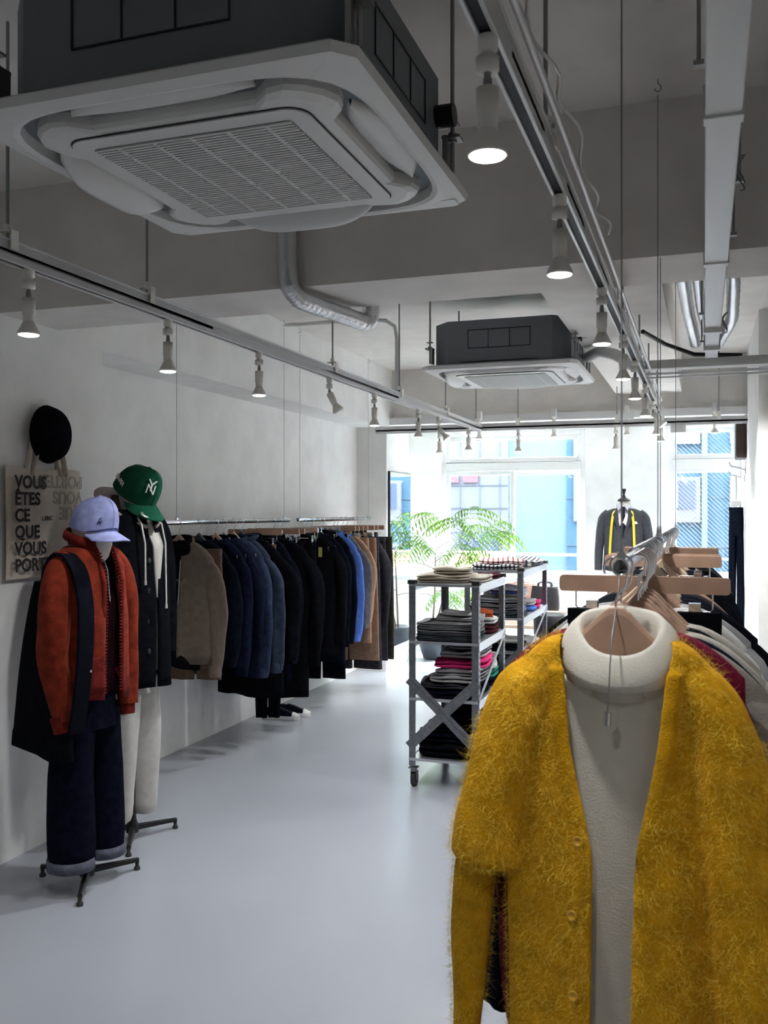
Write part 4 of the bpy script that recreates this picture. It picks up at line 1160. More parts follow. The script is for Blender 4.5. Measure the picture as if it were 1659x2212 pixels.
mb.loft(rings, cap=False).build('rolled_collar', f_cream2, tn, solid=.004)
# cardigan
opy = ([(0, -.084), (.125, -.084), (.30, -.068), (.43, -.040), (.48, -.030), (.9, -.036)], [(0, .092), (.125, .092), (.30, .072), (.46, .040), (.6, .034), (.9, .028)])
yc = thing('cardigan', 'fuzzy mustard yellow mohair cardigan hanging open in the right foreground', 'cardigan', (RXR-.005, CY, zq), 0, GG3)
cb = torso(.192, -.116, -.212, -1.0, .180, .070, neck=.093, dneck=.058, seed=1.2, op=opy, fold=.012, nf=3, n=110, bot=34, sup=2.3)
slL = sleeve(-1, [(.115, -.185, 0), (.158, -.222, 0), (.186, -.32, .0), (.204, -.41, -.006), (.222, -.53, -.012)], [(0, .045), (.25, .058), (.7, .064), (.95, .068), (1, .045)], [(0, .05), (.25, .070), (.7, .078), (.95, .080), (1, .045)], seed=1, fold=.004, n=40, m_=40)
slL2 = sleeve(-1, [(.240, -.47, .022), (.250, -.56, .022), (.264, -.75, .02), (.272, -1.02, .02)], [(0, .030), (.15, .038), (.5, .028), (1, .018)], [(0, .045), (.2, .050), (1, .045)], seed=2, fold=.004, n=40, m_=40)
slR = sleeve(1, [(.115, -.185, 0), (.158, -.222, 0), (.186, -.32, .0), (.205, -.45, .0), (.216, -.62, .0), (.222, -1.02, 0)], [(0, .045), (.2, .060), (.6, .070), (1, .060)], [(0, .05), (.2, .078), (.6, .085), (1, .07)], seed=3, fold=.005, n=40, m_=50)
bands = []
for sg, X_ in ((-1, opy[0]), (1, opy[1])):
    rings = []
    for k in range(60):
        q_ = .165+.835*k/59; x = interp(X_, q_)
        dd = interp([(.118, .056), (.15, .052), (.2, .054), (.225, .056), (.5, .071), (1, .071)], q_)
        y = -dd-.002*math.sin(q_*9); e = .012
        rings.append([V((x, y+.008, -q_)), V((x-sg*.001, y-.002, -q_)), V((x+sg*e, y-.006, -q_)), V((x+sg*e*2.2, y-.004, -q_)), V((x+sg*e*2.2, y+.008, -q_))])
    bands.append(MB().loft(rings))
# knit shell: the panels get thickness, everything is fused into one knitted surface
allm = MB()
N0 = cb
nv = len(cb.v)
nrm = [V((0, 0, 0)) for _ in range(nv)]; tot_ = 0
for f in cb.f:
    a, b, c = (cb.v[i] for i in f[:3]); q_ = (b-a).cross(c-a)
    for i in f: nrm[i] += q_
sgn_ = 1 if sum(n_.dot(V((p.x, p.y, 0))) for p, n_ in zip(cb.v, nrm)) > 0 else -1
inn = [p-n_.normalized()*sgn_*.007 if n_.length > 0 else p for p, n_ in zip(cb.v, nrm)]
n1 = 111; nr_ = nv//n1
def edge_faces(mb_off):
    fs = []
    for r_ in range(nr_-1):
        for j_ in (0, n1-1):
            a = r_*n1+j_; b = a+n1; fs.append((a, b, b+nv, a+nv))
    for j_ in range(n1-1):
        for r_ in (0, nr_-1):
            a = r_*n1+j_; fs.append((a, a+1, a+1+nv, a+nv))
    return fs
allm.add(list(cb.v)+inn, list(cb.f)+[tuple(i+nv for i in f[::-1]) for f in cb.f]+edge_faces(0))
for q_ in (slL, slL2, slR, *bands): allm.add(q_.v, q_.f)
cbo = allm.build('knit_body', f_mohair, yc)
rm = cbo.modifiers.new('remesh', 'REMESH'); rm.mode = 'VOXEL'; rm.voxel_size = .0042; rm.use_smooth_shade = True
sm_ = cbo.modifiers.new('smooth', 'SMOOTH'); sm_.iterations = 9; sm_.factor = .6
m_btn = mat('mustard_button', (.55, .30, .03), .3)
for i, (bx, bz) in enumerate(((-.052, -.448), (-.062, -.572), (-.060, -.705), (-.060, -.84))):
    q_ = MB().lathe([(.0085, 0), (.0085, .003), (.0075, .0045), (.0055, .003), (.001, .0025)], n=20, M=Matrix.Rotation(R(78), 3, 'X')).build('button', m_btn, yc, loc=(bx, -.086, bz))
# mohair fuzz: thin curved hairs standing on the knit
def fuzz(src_list, n, length, width, m, parent, seed, spread=1.0, bump_out=.55):
    rnd = random.Random(seed); vs = []; fs = []
    tris = []; tot = 0; cum = []
    for mb in src_list:
        for f in mb.f:
            if len(f) != 4: continue
            a, b, c, d = (mb.v[i] for i in f)
            ar = ((b-a).cross(c-a)).length/2+((c-a).cross(d-a)).length/2
            if (a.y+b.y+c.y+d.y)/4 > .03: ar *= .25
            tot += ar; cum.append(tot); tris.append((a, b, c, d, mb))
    import bisect
    cent = {}
    for _ in range(n):
        i = min(len(tris)-1, bisect.bisect(cum, rnd.random()*tot)); a, b, c, d, mb = tris[i]
        u, v = rnd.random(), rnd.random()
        p = a.lerp(b, u).lerp(d.lerp(c, u), v); nr = (b-a).cross(d-a)
        if nr.length < 1e-9: continue
        nr.normalize()
        ctr = V((p.x*.0 if mb is src_list[0] else (p.x/abs(p.x) if p.x else 1)*.235, 0, p.z))
        if nr.dot(p-ctr) < 0: nr = -nr
        if mb is src_list[0] and abs(p.x) > .1 and nr.y > .2 and False: continue
        L = length*rnd.uniform(.4, 1.3)
        tng = V((rnd.uniform(-1, 1), rnd.uniform(-1, 1), rnd.uniform(-1, .6))); tng = (tng-nr*tng.dot(nr)).normalized()
        c2 = V((rnd.uniform(-1, 1), rnd.uniform(-1, 1), rnd.uniform(-1, 1)))*.5
        side = nr.cross(tng)*(width*rnd.uniform(.6, 1.3))
        o = len(vs); K = 4
        p = p+nr*.003
        for k in range(K+1):
            t_ = k/K
            q_ = p+nr*(L*bump_out*t_*(1-.35*t_))+tng*(L*.8*t_)*spread+c2*(L*.55*t_*t_)
            w_ = side*(1-t_*.8)
            vs += [q_-w_, q_+w_]
        fs += [(o+2*k, o+2*k+1, o+2*k+3, o+2*k+2) for k in range(K)]
    me = bpy.data.meshes.new('mohair_fuzz'); me.from_pydata([tuple(p) for p in vs], [], fs); me.materials.append(m); me.update()
    o = bpy.data.objects.new('mohair_fuzz', me); C.objects.link(o); o.parent = parent; o['kind'] = 'stuff'
    return o
m_fz = fabric('mustard_mohair_hair', (.86, .56, .07), var=.3, bump=0, vscale=20, sheen=.2)
fuzz([cb, slL, slL2, slR], 42000, .015, .00030, m_fz, yc, 3)
fuzz([cb, slL, slL2, slR], 5000, .034, .00026, m_fz, yc, 5)
# garments behind it, front to back
f_burg = fabric('burgundy_mohair', (.150, .008, .030), var=.25, bump=1, sheen=.5)
f_beige = fabric('oatmeal_knit', (.40, .375, .33), var=.12, bump=.6, bscale=160)
f_beige2 = fabric('warm_grey_knit', (.25, .225, .20), var=.15, bump=.6)
f_whitec = fabric('white_cotton', (.62, .62, .60), var=.05, bump=.3)
f_gry2 = fabric('grey_marl', (.33, .33, .34), var=.1)
Rrow = [
 (1.715, 'top', f_burg, dict(w=.205, edge=.235, seed=2, z_hem=-.80, cuff=-.9, d=.028, z_sh=-.192, z_neck=-.118), 'beech', 'sweater', 'burgundy mohair sweater right behind the yellow cardigan'),
 (1.775, 'top', f_beige2, dict(w=.235, edge=.31, seed=3, z_hem=-.82, cuff=-.9, d=.028), 'beech', 'sweater', 'warm grey knit sweater behind the burgundy one'),
 (1.845, 'top', f_navyb, dict(w=.22, edge=.315, lean=.03, seed=4, z_hem=-.80, cuff=-.9, d=.028), 'beech', 'sweater', 'dark navy sweater whose shoulder rises over the burgundy one'),
 (1.915, 'top', f_beige, dict(w=.245, edge=.325, seed=5, z_hem=-.82, cuff=-.9, d=.030), 'beech', 'sweater', 'oatmeal knit sweater with a sewn shoulder line'),
 (1.985, 'top', f_black, dict(w=.20, edge=.27, seed=6, z_hem=-.80, cuff=-.9, d=.028), 'beech', 'jacket', 'black jacket whose collar shows at the beech hangers'),
 (2.055, 'top', f_beige, dict(w=.245, edge=.33, seed=7, z_hem=-.86, cuff=-.9, d=.028), 'beech', 'cardigan', 'second oatmeal cardigan behind the black jacket'),
 (2.33, 'tr', f_black, dict(w=.178, top=-.145), 'bar', 'trousers', 'black trousers clipped to the widest straight hanger of the right rail'),
 (2.42, 'top', f_whitec, dict(w=.235, edge=.30, seed=8, z_hem=-.80, cuff=-.9, d=.03), 'beech', 'hoodie', 'white hooded top behind the clipped black trousers'),
 (2.50, 'top', f_gry2, dict(w=.25, edge=.33, seed=9, z_hem=-.82, cuff=-.9, d=.03), 'beech', 'hoodie', 'grey hooded top showing at the right of the white hood'),
 (2.58, 'top', f_black, dict(w=.27, edge=.36, seed=10, z_hem=-1.0, cuff=-.9, d=.035), 'beech', 'coat', 'black coat sloping down to the right wall'),
 (2.68, 'top', f_navyb, dict(w=.26, edge=.34, seed=11, z_hem=-1.0, cuff=-.9, d=.035), 'wood', 'coat', 'dark coat in the middle of the right rail'),
 (2.78, 'top', f_black, dict(w=.235, edge=.30, seed=12, z_hem=-1.0, cuff=-.9, d=.035), 'wood', 'jacket', 'black jacket in the middle of the right rail'),
 (2.89, 'top', f_dgrey, dict(w=.23, edge=.30, seed=13, z_hem=-.9, cuff=-.9, d=.035), 'wood', 'jacket', 'charcoal jacket near the joint of the two right rails'),
 (3.02, 'top', f_camel, dict(w=.22, edge=.29, seed=14, z_hem=-.9, cuff=-.9, d=.035), 'wood', 'jacket', 'camel jacket at the end of the front right rail'),
 (3.45, 'tr', f_dgrey, dict(w=.17), 'bar', 'trousers', 'charcoal trousers on the nearer pair of straight hangers'),
 (3.52, 'tr', f_oliv, dict(w=.17), 'bar', 'trousers', 'olive black trousers just behind the charcoal ones'),
 (3.62, 'tr', f_dgrey, dict(w=.16), 'bar', 'trousers', 'dark trousers third on the rear right rail'),
 (3.80, 'top', f_black, dict(w=.22, edge=.29, seed=15, z_hem=-.9, cuff=-.9, d=.035), 'wood', 'jacket', 'black jacket first behind the hung trousers'),
 (3.98, 'top', f_navyb, dict(w=.24, edge=.30, seed=16, z_hem=-.9, cuff=-.9, d=.035), 'wood', 'jacket', 'navy black jacket on the rear right rail'),
 (4.18, 'tr', f_black, dict(w=.17), 'bar', 'trousers', 'black trousers on the farther pair of straight hangers'),
 (4.28, 'tr', f_dgrey, dict(w=.17), 'bar', 'trousers', 'grey black trousers at the back of the rear right rail'),
 (4.45, 'top', f_black, dict(w=.24, edge=.30, seed=17, z_hem=-.9, cuff=-.9, d=.035), 'wood', 'coat', 'black coat near the end of the rear right rail'),
 (4.65, 'top', f_dgrey, dict(w=.24, edge=.30, seed=18, z_hem=-.9, cuff=-.9, d=.035), 'wood', 'coat', 'dark coat second from the end of the rear right rail'),
 (4.9, 'top', f_black, dict(w=.23, edge=.29, seed=19, z_hem=-.9, cuff=-.9, d=.035), 'wood', 'coat', 'last dark coat on the rear right rail'),
]
for i, (y, k, f, ex, hg, nm, lb) in enumerate(Rrow):
    rz = .035*math.sin(i*2.7)
    kn = {'wood': 'light wooden', 'bar': 'straight wooden', 'beech': 'beech'}[hg]
    if hg == 'beech' and i < 7: kn = 'beech'
    xx = RXR+(.025 if 1.75 < y < 2.1 else 0)
    if k == 'top' and y < 2.3: ex['edgeL'] = .315 if f in (f_black, f_navyb) else .268 if f is f_burg else .225; ex['w'] = min(ex['w'], .225)
    put_hanger(hg, (xx, y, zq), rz, kn+' hanger of the '+lb.split(' in the ')[0], GH3)
    if k == 'top':
        ex = dict(ex)
        top_garment(nm, lb, nm, GG3, (xx, y+.004, zq), rz, f, fold=.007, **{**dict(z_neck=-.142, z_sh=-.232, neck=.088, collar=False), **ex})
    else:
        trousers(nm, lb, nm, GG3, (xx, y, zq), rz, f, bot=-1.2, seed=i, d=.022, **{**dict(top=-.16), **ex})
# a few empty hooks crowding the rail
for i, y in enumerate((2.12, 2.20, 2.27, 2.73, 2.95, 3.36, 3.72, 4.08, 4.56, 4.78)):
    put_hanger('wood', (RXR, y+.012, zq), .05*math.sin(i*1.7), 'spare light wooden hanger squeezed between the clothes of the right rail', 'spare hangers on the right rail')

# ================================================================ right wall pieces
xr = XR
hk = thing('wall_hook', 'light metal bracket hook low on the right wall, right of the straight hangers', 'hook', (xr, 9.3, .80))
MB().bb(-.012, -.001, -.02, .02, -.07, .07).box((-.035, 0, 0), (.05, .03, .03)).build('plate', m_steel, hk, bevel=.002)
MB().tube([(-.05, 0, -.02), (-.10, 0, -.03), (-.15, 0, .03), (-.155, 0, .11)], .008, 8).build('arm', m_steel, hk)
for i, (y, z, l) in enumerate(((9.0, 1.93, 'upper steel hook on the right wall under the brown box'), (9.2, 1.86, 'lower steel hook on the right wall holding the black trousers'))):
    h_ = thing('wall_hook', l, 'hook', (xr, y, z))
    MB().tube([(0, 0, 0), (-.08, 0, .025), (-.125, 0, .035), (-.14, 0, .075)], .006, 8).bb(-.004, 0, -.015, .015, -.03, .03).build('arm', m_steel, h_)
wt = thing('trouser_hanger', 'white clip hanger on the lower wall hook at the right', 'hanger', (xr-.075, 9.2, 1.86))
MB().tube([(0, 0, .03), (.005, 0, -.1), (.0, 0, -.2)], .003, 6).build('hook', m_wire, wt)
MB().box((0, 0, -.23), (.09, .05, .05)).build('block', m_offw, wt, bevel=.004)
for sx in (-.035, .0, .035): MB().cyl((sx, 0, -.255), (sx+.004, 0, -.33), .004).build('clip', m_chrome, wt)
trousers('trousers', 'black trousers hanging alone from the clip hanger on the right wall', 'trousers', None, (xr-.075, 9.2, 1.86), .0, f_navyb, top=-.27, bot=-1.42, w=.060, w2=.068, d=.07, seed=3)
tag(MB().bb(xr-.085, xr-.001, 8.75, 9.15, 2.03, 2.40).build('wooden_box', mat('dark_walnut', (.035, .018, .015), .5, var=.2), bevel=.004), 'dark brown box fixed high on the right wall by the window', 'box')
MB().bb(xr-.090, xr-.085, 8.77, 9.13, 2.05, 2.38).build('front_panel', MATS['dark_walnut'], C.objects['wooden_box'])
tag(MB().bb(xr+.048, xr+.059, 6.2, 6.32, 1.99, 2.16).build('sign_plate', mat('dark_plate', (.08, .08, .085), .5), bevel=.002), 'small dark plate mounted on the right wall', 'plate')
MB().bb(xr+.0455, xr+.048, 6.215, 6.305, 2.005, 2.145).build('plate_face', MATS['dark_plate'], C.objects['sign_plate'])
ps = thing('poster', 'white notice sheet with fine lines and a red mark at the right edge', 'poster', (xr+.058, 5.45, 1.45))
MB().bb(-.004, 0, -.30, .33, -.32, .28).build('sheet', m_white, ps)
ln = MB()
for k in range(16): ln.bb(-.0055, -.004, -.28, .30, .03+k*.013, .034+k*.013)
ln.build('printed_lines', mat('print_grey', (.4, .42, .5), .7), ps)
MB().bb(-.0055, -.004, -.28, .26, -.19, -.184).bb(-.0055, -.004, .254, .26, -.19, .0).build('red_outline', mat('print_red', (.6, .06, .08), .6), ps)
MB().lathe([(.012, 0), (.012, .012), (.001, .016)], M=Matrix.Rotation(-R(90), 3, 'Y'), n=14).build('pin', m_black, ps, loc=(-.004, .22, .0))
# ================================================================ shelving racks with folded clothes
ZL = (1.148, .825, .505, .165)
def rack(label, x0, x1, y0, y1):
    t = thing('shelf_rack', label, 'shelving rack', (x0, y0, 0), 0, 'galvanised racks on castors')
    w, d = x1-x0, y1-y0
    for px in (0, w):
        for py in (0, d):
            p = MB(); sx = 1 if px == 0 else -1; sy = 1 if py == 0 else -1
            p.box((px, py+sy*.020, (.12+1.153)/2), (.003, .042, 1.033)).box((px+sx*.018, py, (.12+1.153)/2), (.038, .003, 1.033))
            po = p.build('post', m_galv, t)
            ho = MB()
            for k in range(27):
                ho.box((px-sx*.0005, py+sy*.024, .17+k*.036), (.0045, .007, .016))
            ho.build('post_holes', m_dark, po)
            MB().box((px+sx*.014, py+sy*.014, 1.155), (.044, .044, .022)).build('end_cap', m_rubber, po)
            c = MB().box((px+sx*.02, py+sy*.02, .108), (.05, .05, .006)).cyl((px+sx*.02, py+sy*.02, .085), (px+sx*.02, py+sy*.02, .107), .018)
            c.box((px+sx*.02-.017, py+sy*.02+.012, .062), (.004, .03, .055)).box((px+sx*.02+.017, py+sy*.02+.012, .062), (.004, .03, .055))
            co = c.build('caster', m_galv, t)
            MB().cyl((px+sx*.02-.012, py+sy*.02+.015, .041), (px+sx*.02+.012, py+sy*.02+.015, .041), .041, n=24).build('wheel', m_rubber, co)
    for z in ZL:
        s = MB().bb(.004, w-.004, .004, d-.004, z-.010, z-.004)
        s.bb(.002, w-.002, -.003, .0, z-.015, z).bb(.002, w-.002, d, d+.003, z-.015, z)
        so = s.build('shelf', m_galvl, t)
        for xx in (-.004, w+.001):
            r = MB(); r.bb(xx, xx+.003, .01, d-.01, z-.045, z).bb(xx-.001, xx+.005, .01, d-.01, z-.047, z-.043).bb(xx-.001, xx+.005, .01, d-.01, z-.002, z+.002)
            r.build('side_rail', m_galvl, so)
        if z == ZL[0]:
            q = MB()
            for k in range(9): q.bb(.01, w-.01, .06+k*(d-.1)/9, .06+k*(d-.1)/9+.014, z-.004, z-.001)
            q.build('slat', m_white, so)
    for yy in (-.006, d+.006):
        b = MB(); L_ = math.hypot(w, .38); an = math.atan2(.38, w)
        b.box((w/2, yy, .52-.10), (L_, .004, .055), ry=an)
        b.box((w/2, yy-.004, .52-.10), (L_, .004, .055), ry=-an)
        b.box((w/2, yy-.007, .52-.10), (L_, .004, .008), ry=an)
        b.build('cross_brace', m_galv, t)
    MB().box((w+.004, d/2, .66), (.003, math.hypot(d, .3), .03), rx=math.atan2(.3, d)).build('side_brace', m_galv, t)
    return t
R1 = (-1.570, -1.172, 4.985, 5.70); R2 = (-1.570, -1.165, 6.27, 7.30)
rack('galvanised metal rack on castors nearest the camera, with a crossed brace', *R1)
rack('second galvanised metal rack behind it, with striped shirts on top', *R2)
def folded(name, label, cat, group, c, size, m, seed=0, layers=3, rz=0, sag=.006, slope=0):
    """folded cloth: stacked soft folds, front edge to -y"""
    sx, sy, h = size; mb = MB(); rnd = random.Random(seed)
    lh = h/layers
    for i in range(layers):
        dx, dy = rnd.uniform(-.006, .006), rnd.uniform(-.008, .008); rings = []
        for k, (e, zz) in enumerate(((.93, .0), (1.0, .22), (1.01, .5), (1.0, .78), (.94, 1.0), (.5, 1.02), (.02, 1.0))):
            ring = []
            for j in range(40):
                a = 2*PI*j/40; c_, s_ = math.cos(a), math.sin(a); q = (abs(c_)**5+abs(s_)**5)**(-.2)
                x, y = sx/2*c_*q*e, sy/2*s_*q*e
                w_ = sag*(math.sin(x*31+seed+i)+math.sin(y*27-seed*2+i*1.3))*(i+1)/layers
                edge = -.30*lh*(e > .9)*(k > 3)
                ring.append(V((x*(1+.015*math.sin(a*3+seed+i))+dx, y*(1+.015*math.cos(a*2+seed))+dy, max(0, i*lh+zz*lh+w_*(.3+.7*(k > 2))+edge+slope*(x/sx)*(i+.5)/layers))))
            rings.append(ring)
        mb.loft(rings)
    o = mb.build(name, m, None, loc=c); o.rotation_euler = (0, 0, rz)
    return tag(o, label, cat, group)
def stripes(name, base, col, ax, scale, pos=.72): return mat('fabric_'+name, base, .9, wave=(ax, scale, col, pos, .6), sheen=.1)
f_ecru = fabric('ecru_linen', (.42, .37, .30), var=.06, bump=.3)
f_ecru2 = fabric('ecru_linen_pale', (.54, .50, .42), var=.06, bump=.3)
f_st1 = stripes('dark_striped', (.62, .60, .57), (.03, .035, .07), 'X', 11, .6)
f_st2 = stripes('red_striped', (.64, .60, .56), (.30, .06, .07), 'X', 9, .7)
f_st3 = stripes('blue_striped', (.62, .63, .66), (.03, .045, .20), 'Y', 10, .6)
f_pink = fabric('magenta_jersey', (.72, .04, .20), var=.15)
f_teal = fabric('teal_jersey', (.02, .22, .16), var=.15)
f_rustf = fabric('rust_cotton', (.38, .08, .03), var=.2)
f_rack = fabric('slate_grey_marl', (.20, .205, .21), var=.15)
f_rack2 = fabric('dark_slate', (.055, .070, .08), var=.2)
f_lgrey = fabric('light_grey_marl', (.36, .35, .35), var=.10)
f_maro = fabric('maroon_cotton', (.06, .012, .02), var=.2)
cx1 = (R1[0]+R1[1])/2; cx2 = (R2[0]+R2[1])/2
GF = {i: 'folded clothes on the near rack, shelf %s' % s for i, s in enumerate(('one', 'two', 'three', 'four'))}
z = ZL[0]+.0
folded('folded_cloth', 'larger ecru cloth lying at the left on the near rack top', 'folded cloth', None, (-1.42, 5.20, z), (.30, .30, .045), f_ecru, 1, 3, .08)
folded('folded_cloth', 'smaller pale ecru cloth on top of the larger ecru cloth', 'folded cloth', None, (-1.39, 5.25, z+.047), (.22, .22, .034), f_ecru2, 2, 2, .35)
folded('folded_cloth', 'pale ecru cloth lying flat at the right of the near rack top', 'folded cloth', None, (-1.255, 5.30, z), (.16, .28, .040), f_ecru2, 3, 2, .02)
folded('scarf', 'small dark brown knit lying behind the ecru cloths', 'scarf', None, (-1.24, 5.56, z), (.13, .16, .030), f_maro, 4, 2, .3)
folded('papers', 'flat white garments behind the ecru cloths', 'folded shirt', None, (-1.42, 5.55, z), (.20, .18, .020), f_whitec, 5, 2, .1)
z = ZL[1]+.0
for i, (m_, h_, lb) in enumerate(((f_rack2, .020, 'dark slate trousers at the bottom of the near rack second shelf'), (f_rack2, .020, 'second dark slate garment in the near rack second shelf pile'), (f_rack, .019, 'slate grey garment in the middle of the near rack second shelf pile'), (f_rack, .018, 'upper slate grey garment of the near rack second shelf pile'), (f_rack, .017, 'topmost slate grey garment below the light grey ones'))):
    folded('folded_trousers', lb, 'folded clothes', None, (cx1-.005, 5.16, z), (.36, .30, h_), m_, 10+i, 2, .02*i-.03, sag=.003); z += h_+.001
folded('folded_shirt', 'light grey garment on top of the slate pile, near rack', 'folded clothes', None, (cx1+.03, 5.27, z), (.27, .25, .022), f_lgrey, 16, 2, .1)
folded('folded_shirt', 'white folded shirt topping the near rack second shelf pile', 'folded clothes', None, (cx1+.02, 5.30, z+.024), (.22, .22, .016), f_whitec, 17, 1, .2)
folded('folded_shirt', 'white cotton garment behind the slate pile', 'folded clothes', None, (cx1+.09, 5.52, ZL[1]+.055), (.2, .20, .035), f_whitec, 18, 2, .1)
folded('folded_shirt', 'rust orange garment glimpsed behind the slate pile', 'folded clothes', None, (cx1+.09, 5.50, ZL[1]+.093), (.15, .16, .035), f_rustf, 19, 2, .3)
folded('folded_shirt', 'navy and maroon garment under the rust orange one', 'folded clothes', None, (cx1+.08, 5.52, ZL[1]), (.2, .24, .052), f_maro, 20, 2, .0)
z = ZL[2]+.0
for i, (m_, s_, h_, dx, lb) in enumerate(((f_navyb, (.36, .42), .040, 0, 'navy garment at the bottom of the near rack third shelf'), (f_dgrey, (.34, .38), .028, -.01, 'dark grey garment on the navy one, third shelf'), (f_lgrey, (.30, .36), .036, .035, 'grey knit in the middle of the third shelf pile'), (f_gry2, (.28, .34), .034, .045, 'pale grey knit just under the magenta one'), (f_pink, (.31, .32), .052, .045, 'magenta pink jersey, the brightest piece on the near rack'), (f_lgrey, (.26, .30), .040, .055, 'light grey marl jersey on the magenta one'), (f_gry2, (.2, .26), .036, .075, 'crumpled pale grey jersey topping the third shelf pile'))):
    folded('folded_sweater', lb, 'folded sweater', None, (cx1+dx, 5.23+.01*i, z), (*s_, h_), m_, 30+i, 2, .06*math.sin(i*2), sag=.007, slope=.02 if i > 1 else 0); z += h_+.004
folded('folded_shirt', 'teal garment at the back of the near rack third shelf', 'folded clothes', None, (cx1+.10, 5.56, ZL[2]+.05), (.16, .20, .05), f_teal, 41, 2)
folded('folded_shirt', 'white crumpled garment at the back of the third shelf', 'folded clothes', None, (cx1+.09, 5.55, ZL[2]+.105), (.18, .22, .06), f_whitec, 42, 2, .2, sag=.01)
folded('folded_shirt', 'dark navy garment under the teal one', 'folded clothes', None, (cx1+.08, 5.56, ZL[2]), (.2, .22, .045), f_navyb, 43, 2)
z = ZL[3]+.0
for i, (s_, h_, dx, sl_, lb) in enumerate((((.37, .50), .075, 0, 0, 'black garment at the bottom of the near rack lowest shelf'), ((.36, .46), .055, 0, 0, 'black sweater second in the lowest shelf pile'), ((.32, .42), .050, .02, .02, 'black knit third in the lowest shelf pile'), ((.24, .34), .055, .06, .03, 'black jersey heaped to the right, lowest shelf'), ((.16, .26), .050, .085, .03, 'topmost black jersey of the lowest shelf heap'))):
    folded('folded_sweater', lb, 'folded sweater', None, (cx1+dx, 5.28, z), (*s_, h_), (f_black, f_navyb)[i % 2], 50+i, 2, .05*math.sin(i*3), sag=.008, slope=sl_); z += h_+.004
# second rack
z = ZL[0]+.0
folded('striped_shirt', 'dark striped shirt at the bottom of the pile on the rear rack top', 'striped shirt', None, (cx2-.02, 6.50, z), (.36, .34, .034), f_st1, 61, 2, .12)
folded('striped_shirt', 'red and white striped shirt in the middle of the rear rack top pile', 'striped shirt', None, (cx2-.01, 6.56, z+.037), (.32, .34, .030), f_st2, 62, 2, .2)
folded('striped_shirt', 'navy and white striped shirt at the right end of the rear rack top', 'striped shirt', None, (cx2+.07, 6.95, z), (.26, .40, .055), f_st1, 63, 2, -.15, sag=.01)
folded('striped_shirt', 'white shirt with fine stripes lying between the two striped piles', 'striped shirt', None, (cx2-.08, 6.93, z), (.16, .3, .045), f_st3, 64, 2, .1)
z = ZL[1]+.0
for i, (m_, h_, lb) in enumerate(((f_rack2, .030, 'dark garment at the bottom of the rear rack second shelf'), (f_rack, .030, 'slate grey garment second on the rear rack second shelf'), (f_rack, .028, 'slate grey garment third on the rear rack second shelf'), (f_rack, .028, 'topmost slate grey garment of the rear rack pile'))):
    folded('folded_trousers', lb, 'folded clothes', None, (cx2-.005, 6.46, z), (.37, .32, h_), m_, 70+i, 2, .02*i-.03); z += h_+.003
folded('folded_shirt', 'white shirt on the slate pile of the rear rack', 'folded clothes', None, (cx2+.02, 6.60, z), (.30, .28, .018), f_whitec, 75, 1)
folded('striped_shirt', 'navy and white striped knit on the rear rack second shelf', 'striped shirt', None, (cx2+.04, 6.56, z+.020), (.27, .30, .045), f_st3, 76, 2, .1)
folded('folded_shirt', 'bright blue garment at the right of the rear rack second shelf', 'folded clothes', None, (cx2+.10, 6.86, ZL[1]), (.17, .22, .035), f_blue, 77, 1)
folded('folded_shirt', 'magenta garment beside the bright blue one', 'folded clothes', None, (cx2+.10, 7.06, ZL[1]), (.17, .16, .065), f_pink, 78, 2)
folded('folded_shirt', 'pale grey shirt above the bright blue garment', 'folded clothes', None, (cx2+.06, 6.87, ZL[1]+.038), (.25, .24, .035), f_lgrey, 79, 2)
z = ZL[2]+.0
for i, (m_, s_, h_, lb) in enumerate(((f_oliv, (.34, .36), .05, 'olive black garment on the rear rack third shelf'), (f_lgrey, (.33, .34), .03, 'pale grey garment on the rear rack third shelf'), (f_navyb, (.32, .34), .04, 'navy black garment near the top of the rear rack third shelf'), (f_whitec, (.30, .30), .02, 'white shirt topping the rear rack third shelf pile'))):
    folded('folded_sweater', lb, 'folded sweater', None, (cx2+.01, 6.52, z), (*s_, h_), m_, 80+i, 2, .05*i); z += h_+.003
folded('folded_sweater', 'grey white garment at the right of the rear rack third shelf', 'folded sweater', None, (cx2+.06, 6.95, ZL[2]), (.26, .34, .10), f_lgrey, 86, 3)
for i in range(3): folded('folded_sweater', ('lowest', 'middle', 'upper')[i]+' dark garment on the bottom shelf of the rear rack', 'folded sweater', None, (cx2, 6.7, ZL[3]+.0+i*.083), (.36, .6, .08), (f_black, f_dgrey, f_navyb)[i], 90+i, 2)
# handbag between the racks and the table behind
def bag(label, loc, size, m, rz=0, hh=.10, name='handbag'):
    t = thing(name, label, 'bag', loc, rz); sx, sy, h = size
    mb = MB(); rings = []
    for k in range(9):
        u = k/8; q_ = 1-.12*u+.04*math.sin(u*PI)
        ring = []
        for j in range(36):
            a = 2*PI*j/36; c_, s_ = math.cos(a), math.sin(a); q = (abs(c_)**5+abs(s_)**5)**(-.2)
            ring.append(V((sx/2*c_*q*q_, sy/2*s_*q*(q_-.25*u), h*u+.01*math.sin(a*2)*u)))
        rings.append(ring)
    mb.loft(rings).build('bag_body', m, t)
    MB().lathe([(.5, h*.985), (.5, h*1.0)], n=24, M=Matrix.Diagonal((sx*.9, sy*.62, 1))).build('bag_rim', m, t)
    for sg in (-1, 1):
        MB().tube([(-sx*.25, sg*sy*.25, h*.95), (-sx*.22, sg*sy*.2, h+hh*.7), (0, sg*sy*.15, h+hh), (sx*.22, sg*sy*.2, h+hh*.7), (sx*.25, sg*sy*.25, h*.95)], .006, 6).build('handle', m, t)
    return t
m_leath = mat('black_leather', (.022, .022, .026), .45, bump=.2, bscale=80)
m_leatht = mat('tan_pink_leather', (.42, .26, .21), .5, bump=.2, bscale=60)
